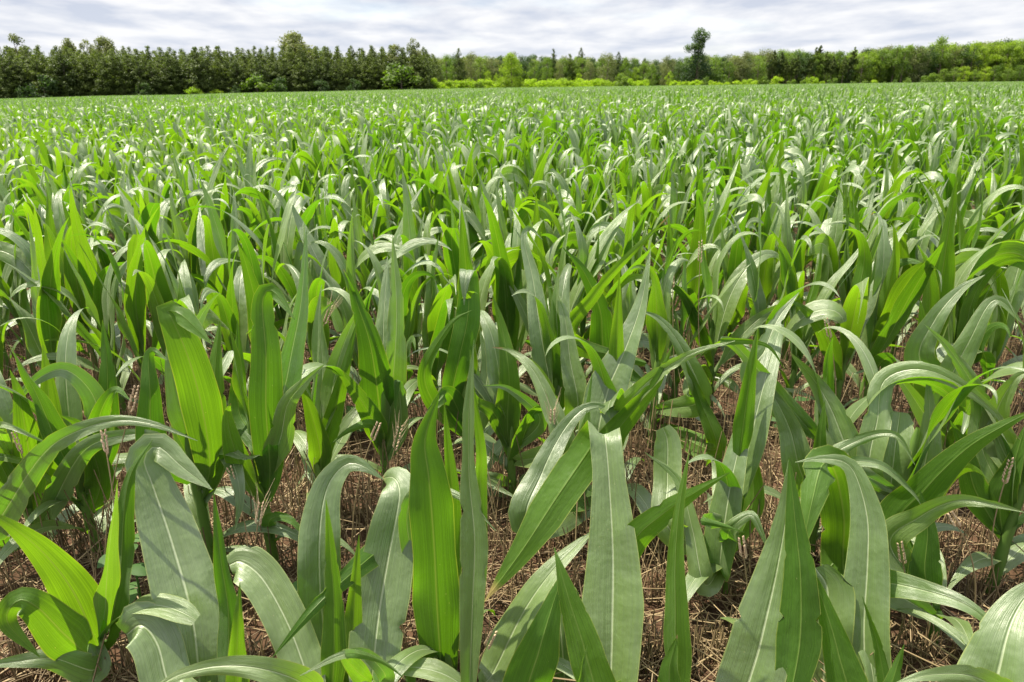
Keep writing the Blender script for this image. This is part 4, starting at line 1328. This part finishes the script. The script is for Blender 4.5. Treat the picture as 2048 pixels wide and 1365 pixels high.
def tall_tufted():
    p = P(1400, 55, 246); X, D = p[0], 246.0
    gz = terr(X, D); h = p[2] - gz
    root = empty('broadleaf_tree', (X, D, gz - .05))
    tag(root, "tallest tree on the horizon with a tufted leaning top above a dark lower crown", 'tree', G)
    g = np.random.default_rng(8)
    acc = Acc(); cents = []
    for (cx, cz, r) in [(0, 1.0, 1.8), (1.6, .93, 1.7), (-.6, .91, 1.7), (1.0, .85, 1.5), (-.4, .80, 2.0), (.6, .76, 1.5), (-2.6, .73, 1.7), (-1.2, .75, 1.4), (0, .68, 1.9),
                        (.4, .6, 2.3), (-1.0, .56, 2.6), (1.8, .52, 2.8), (-2.0, .46, 2.8), (3.0, .42, 2.8), (0, .40, 3.4), (-2.4, .34, 2.8), (3.4, .30, 3.2), (1.0, .24, 3.4), (-1.6, .2, 3.0), (3.4, .16, 3.0), (.5, .1, 3.0), (-3.4, .22, 3.0), (-3.2, .1, 2.8), (4.8, .22, 2.8), (4.6, .1, 2.6), (-1.6, .36, 3.0), (2.0, .42, 3.0)]:
        c = np.array([cx * 1.25, g.uniform(-1.2, 1.2), cz * h - r * .8])
        v, f = leaf_cloud(c, r * 1.05, 330, .5, g, .75, .85)
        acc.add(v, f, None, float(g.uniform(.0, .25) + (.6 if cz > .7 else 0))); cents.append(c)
    link('trunk', trunk_geo(h * .93, .35, cents, .2, 14, 2).mesh('trunk', M_BARK), root)
    link('crown', acc.mesh('crown', M_DARK), root)


tall_tufted()

Gp = "tall dark pines with bare trunks in the far right wood"
for i in range(15):
    px = 1552 + i * 11.5 + trnd.uniform(-3, 3)
    put_tree('tall_pine', px, 110 + trnd.gauss(0, 8), 282 + trnd.uniform(-3, 3), f"tall dark pine with a bare trunk, {ordinal(i + 1)} from the left of its stand", Gp, .85)
Gr = "leafy trees along the far right wood"
px = 1725; i = 0
while px < 2090:
    i += 1
    kd = trnd.choice(['yellow', 'yellow', 'broad', 'broad', 'olive', 'dark'])
    yt = np.interp(px, [1725, 1800, 1860, 1950, 2060], [108, 96, 88, 92, 82]) + trnd.gauss(2, 5)
    adj = {'yellow': 'bright yellow-green', 'broad': 'mid green', 'olive': 'pale olive', 'dark': 'dark green'}[kd]
    put_tree(kd, px, yt, 285 + trnd.uniform(-4, 4), f"{adj} tree, {ordinal(i)} from the left in the far right wood", Gr, trnd.uniform(.75, 1.0))
    px += trnd.uniform(13, 22)
px = 1890; i = 0
while px < 2090:
    i += 1
    kd = trnd.choice(['broad', 'yellow', 'broad'])
    put_tree(kd, px, 134 + trnd.gauss(0, 3), 274 + trnd.uniform(-2, 2), f"low rounded green tree, {ordinal(i)} from the left before the far right wood", "low trees before the far right wood", 1.25)
    px += trnd.uniform(18, 26)
px = 1530; i = 0
while px < 1890:
    i += 1
    kd = trnd.choice(['shrub', 'dull_shrub', 'dull_shrub'])
    put_tree(kd, px, 158 + trnd.gauss(0, 3.5), 268 + trnd.uniform(-2, 3), f"{'yellowish' if kd == 'shrub' else 'dull green'} shrub, {ordinal(i)} from the left at the foot of the far right wood", "shrubs at the foot of the far right wood", 1.1)
    px += trnd.uniform(16, 30)
items = []
for row in range(6):
    px = 835.0
    D = 262 + row * 8
    while px < 2150:
        DD = D + (22 if px > 1500 else 0) + trnd.uniform(-3, 3)
        x = (px - 1024) / F_PX * DD * 1.0
        yt = np.interp(px, [840, 1000, 1200, 1300, 1500, 1700, 1860, 2060], [112, 114, 116, 120, 108, 104, 90, 80]) + trnd.gauss(1, 4)
        hh = P(px, yt, DD)[2] - terr(x, DD)
        items.append((trnd.choice(['broad', 'dark', 'dark', 'broad', 'olive', 'dark'] if px < 1700 else ['broad', 'yellow', 'olive', 'yellow', 'dark']), P(px, yt, DD)[0], DD, hh, 1.0))
        px += trnd.uniform(17, 28)
px = 835.0
while px < 2150:          # low growth under the trees
    DD = (262 if px < 1500 else 286) + trnd.uniform(-2, 10)
    q_ = P(px, 150, DD)
    items.append(('dull_shrub', q_[0], DD, trnd.uniform(3.5, 6), 1.3)); px += 9
wood_mass("mixed_wood", "far off mixed wood closing the view behind the hedge", items, "wood")
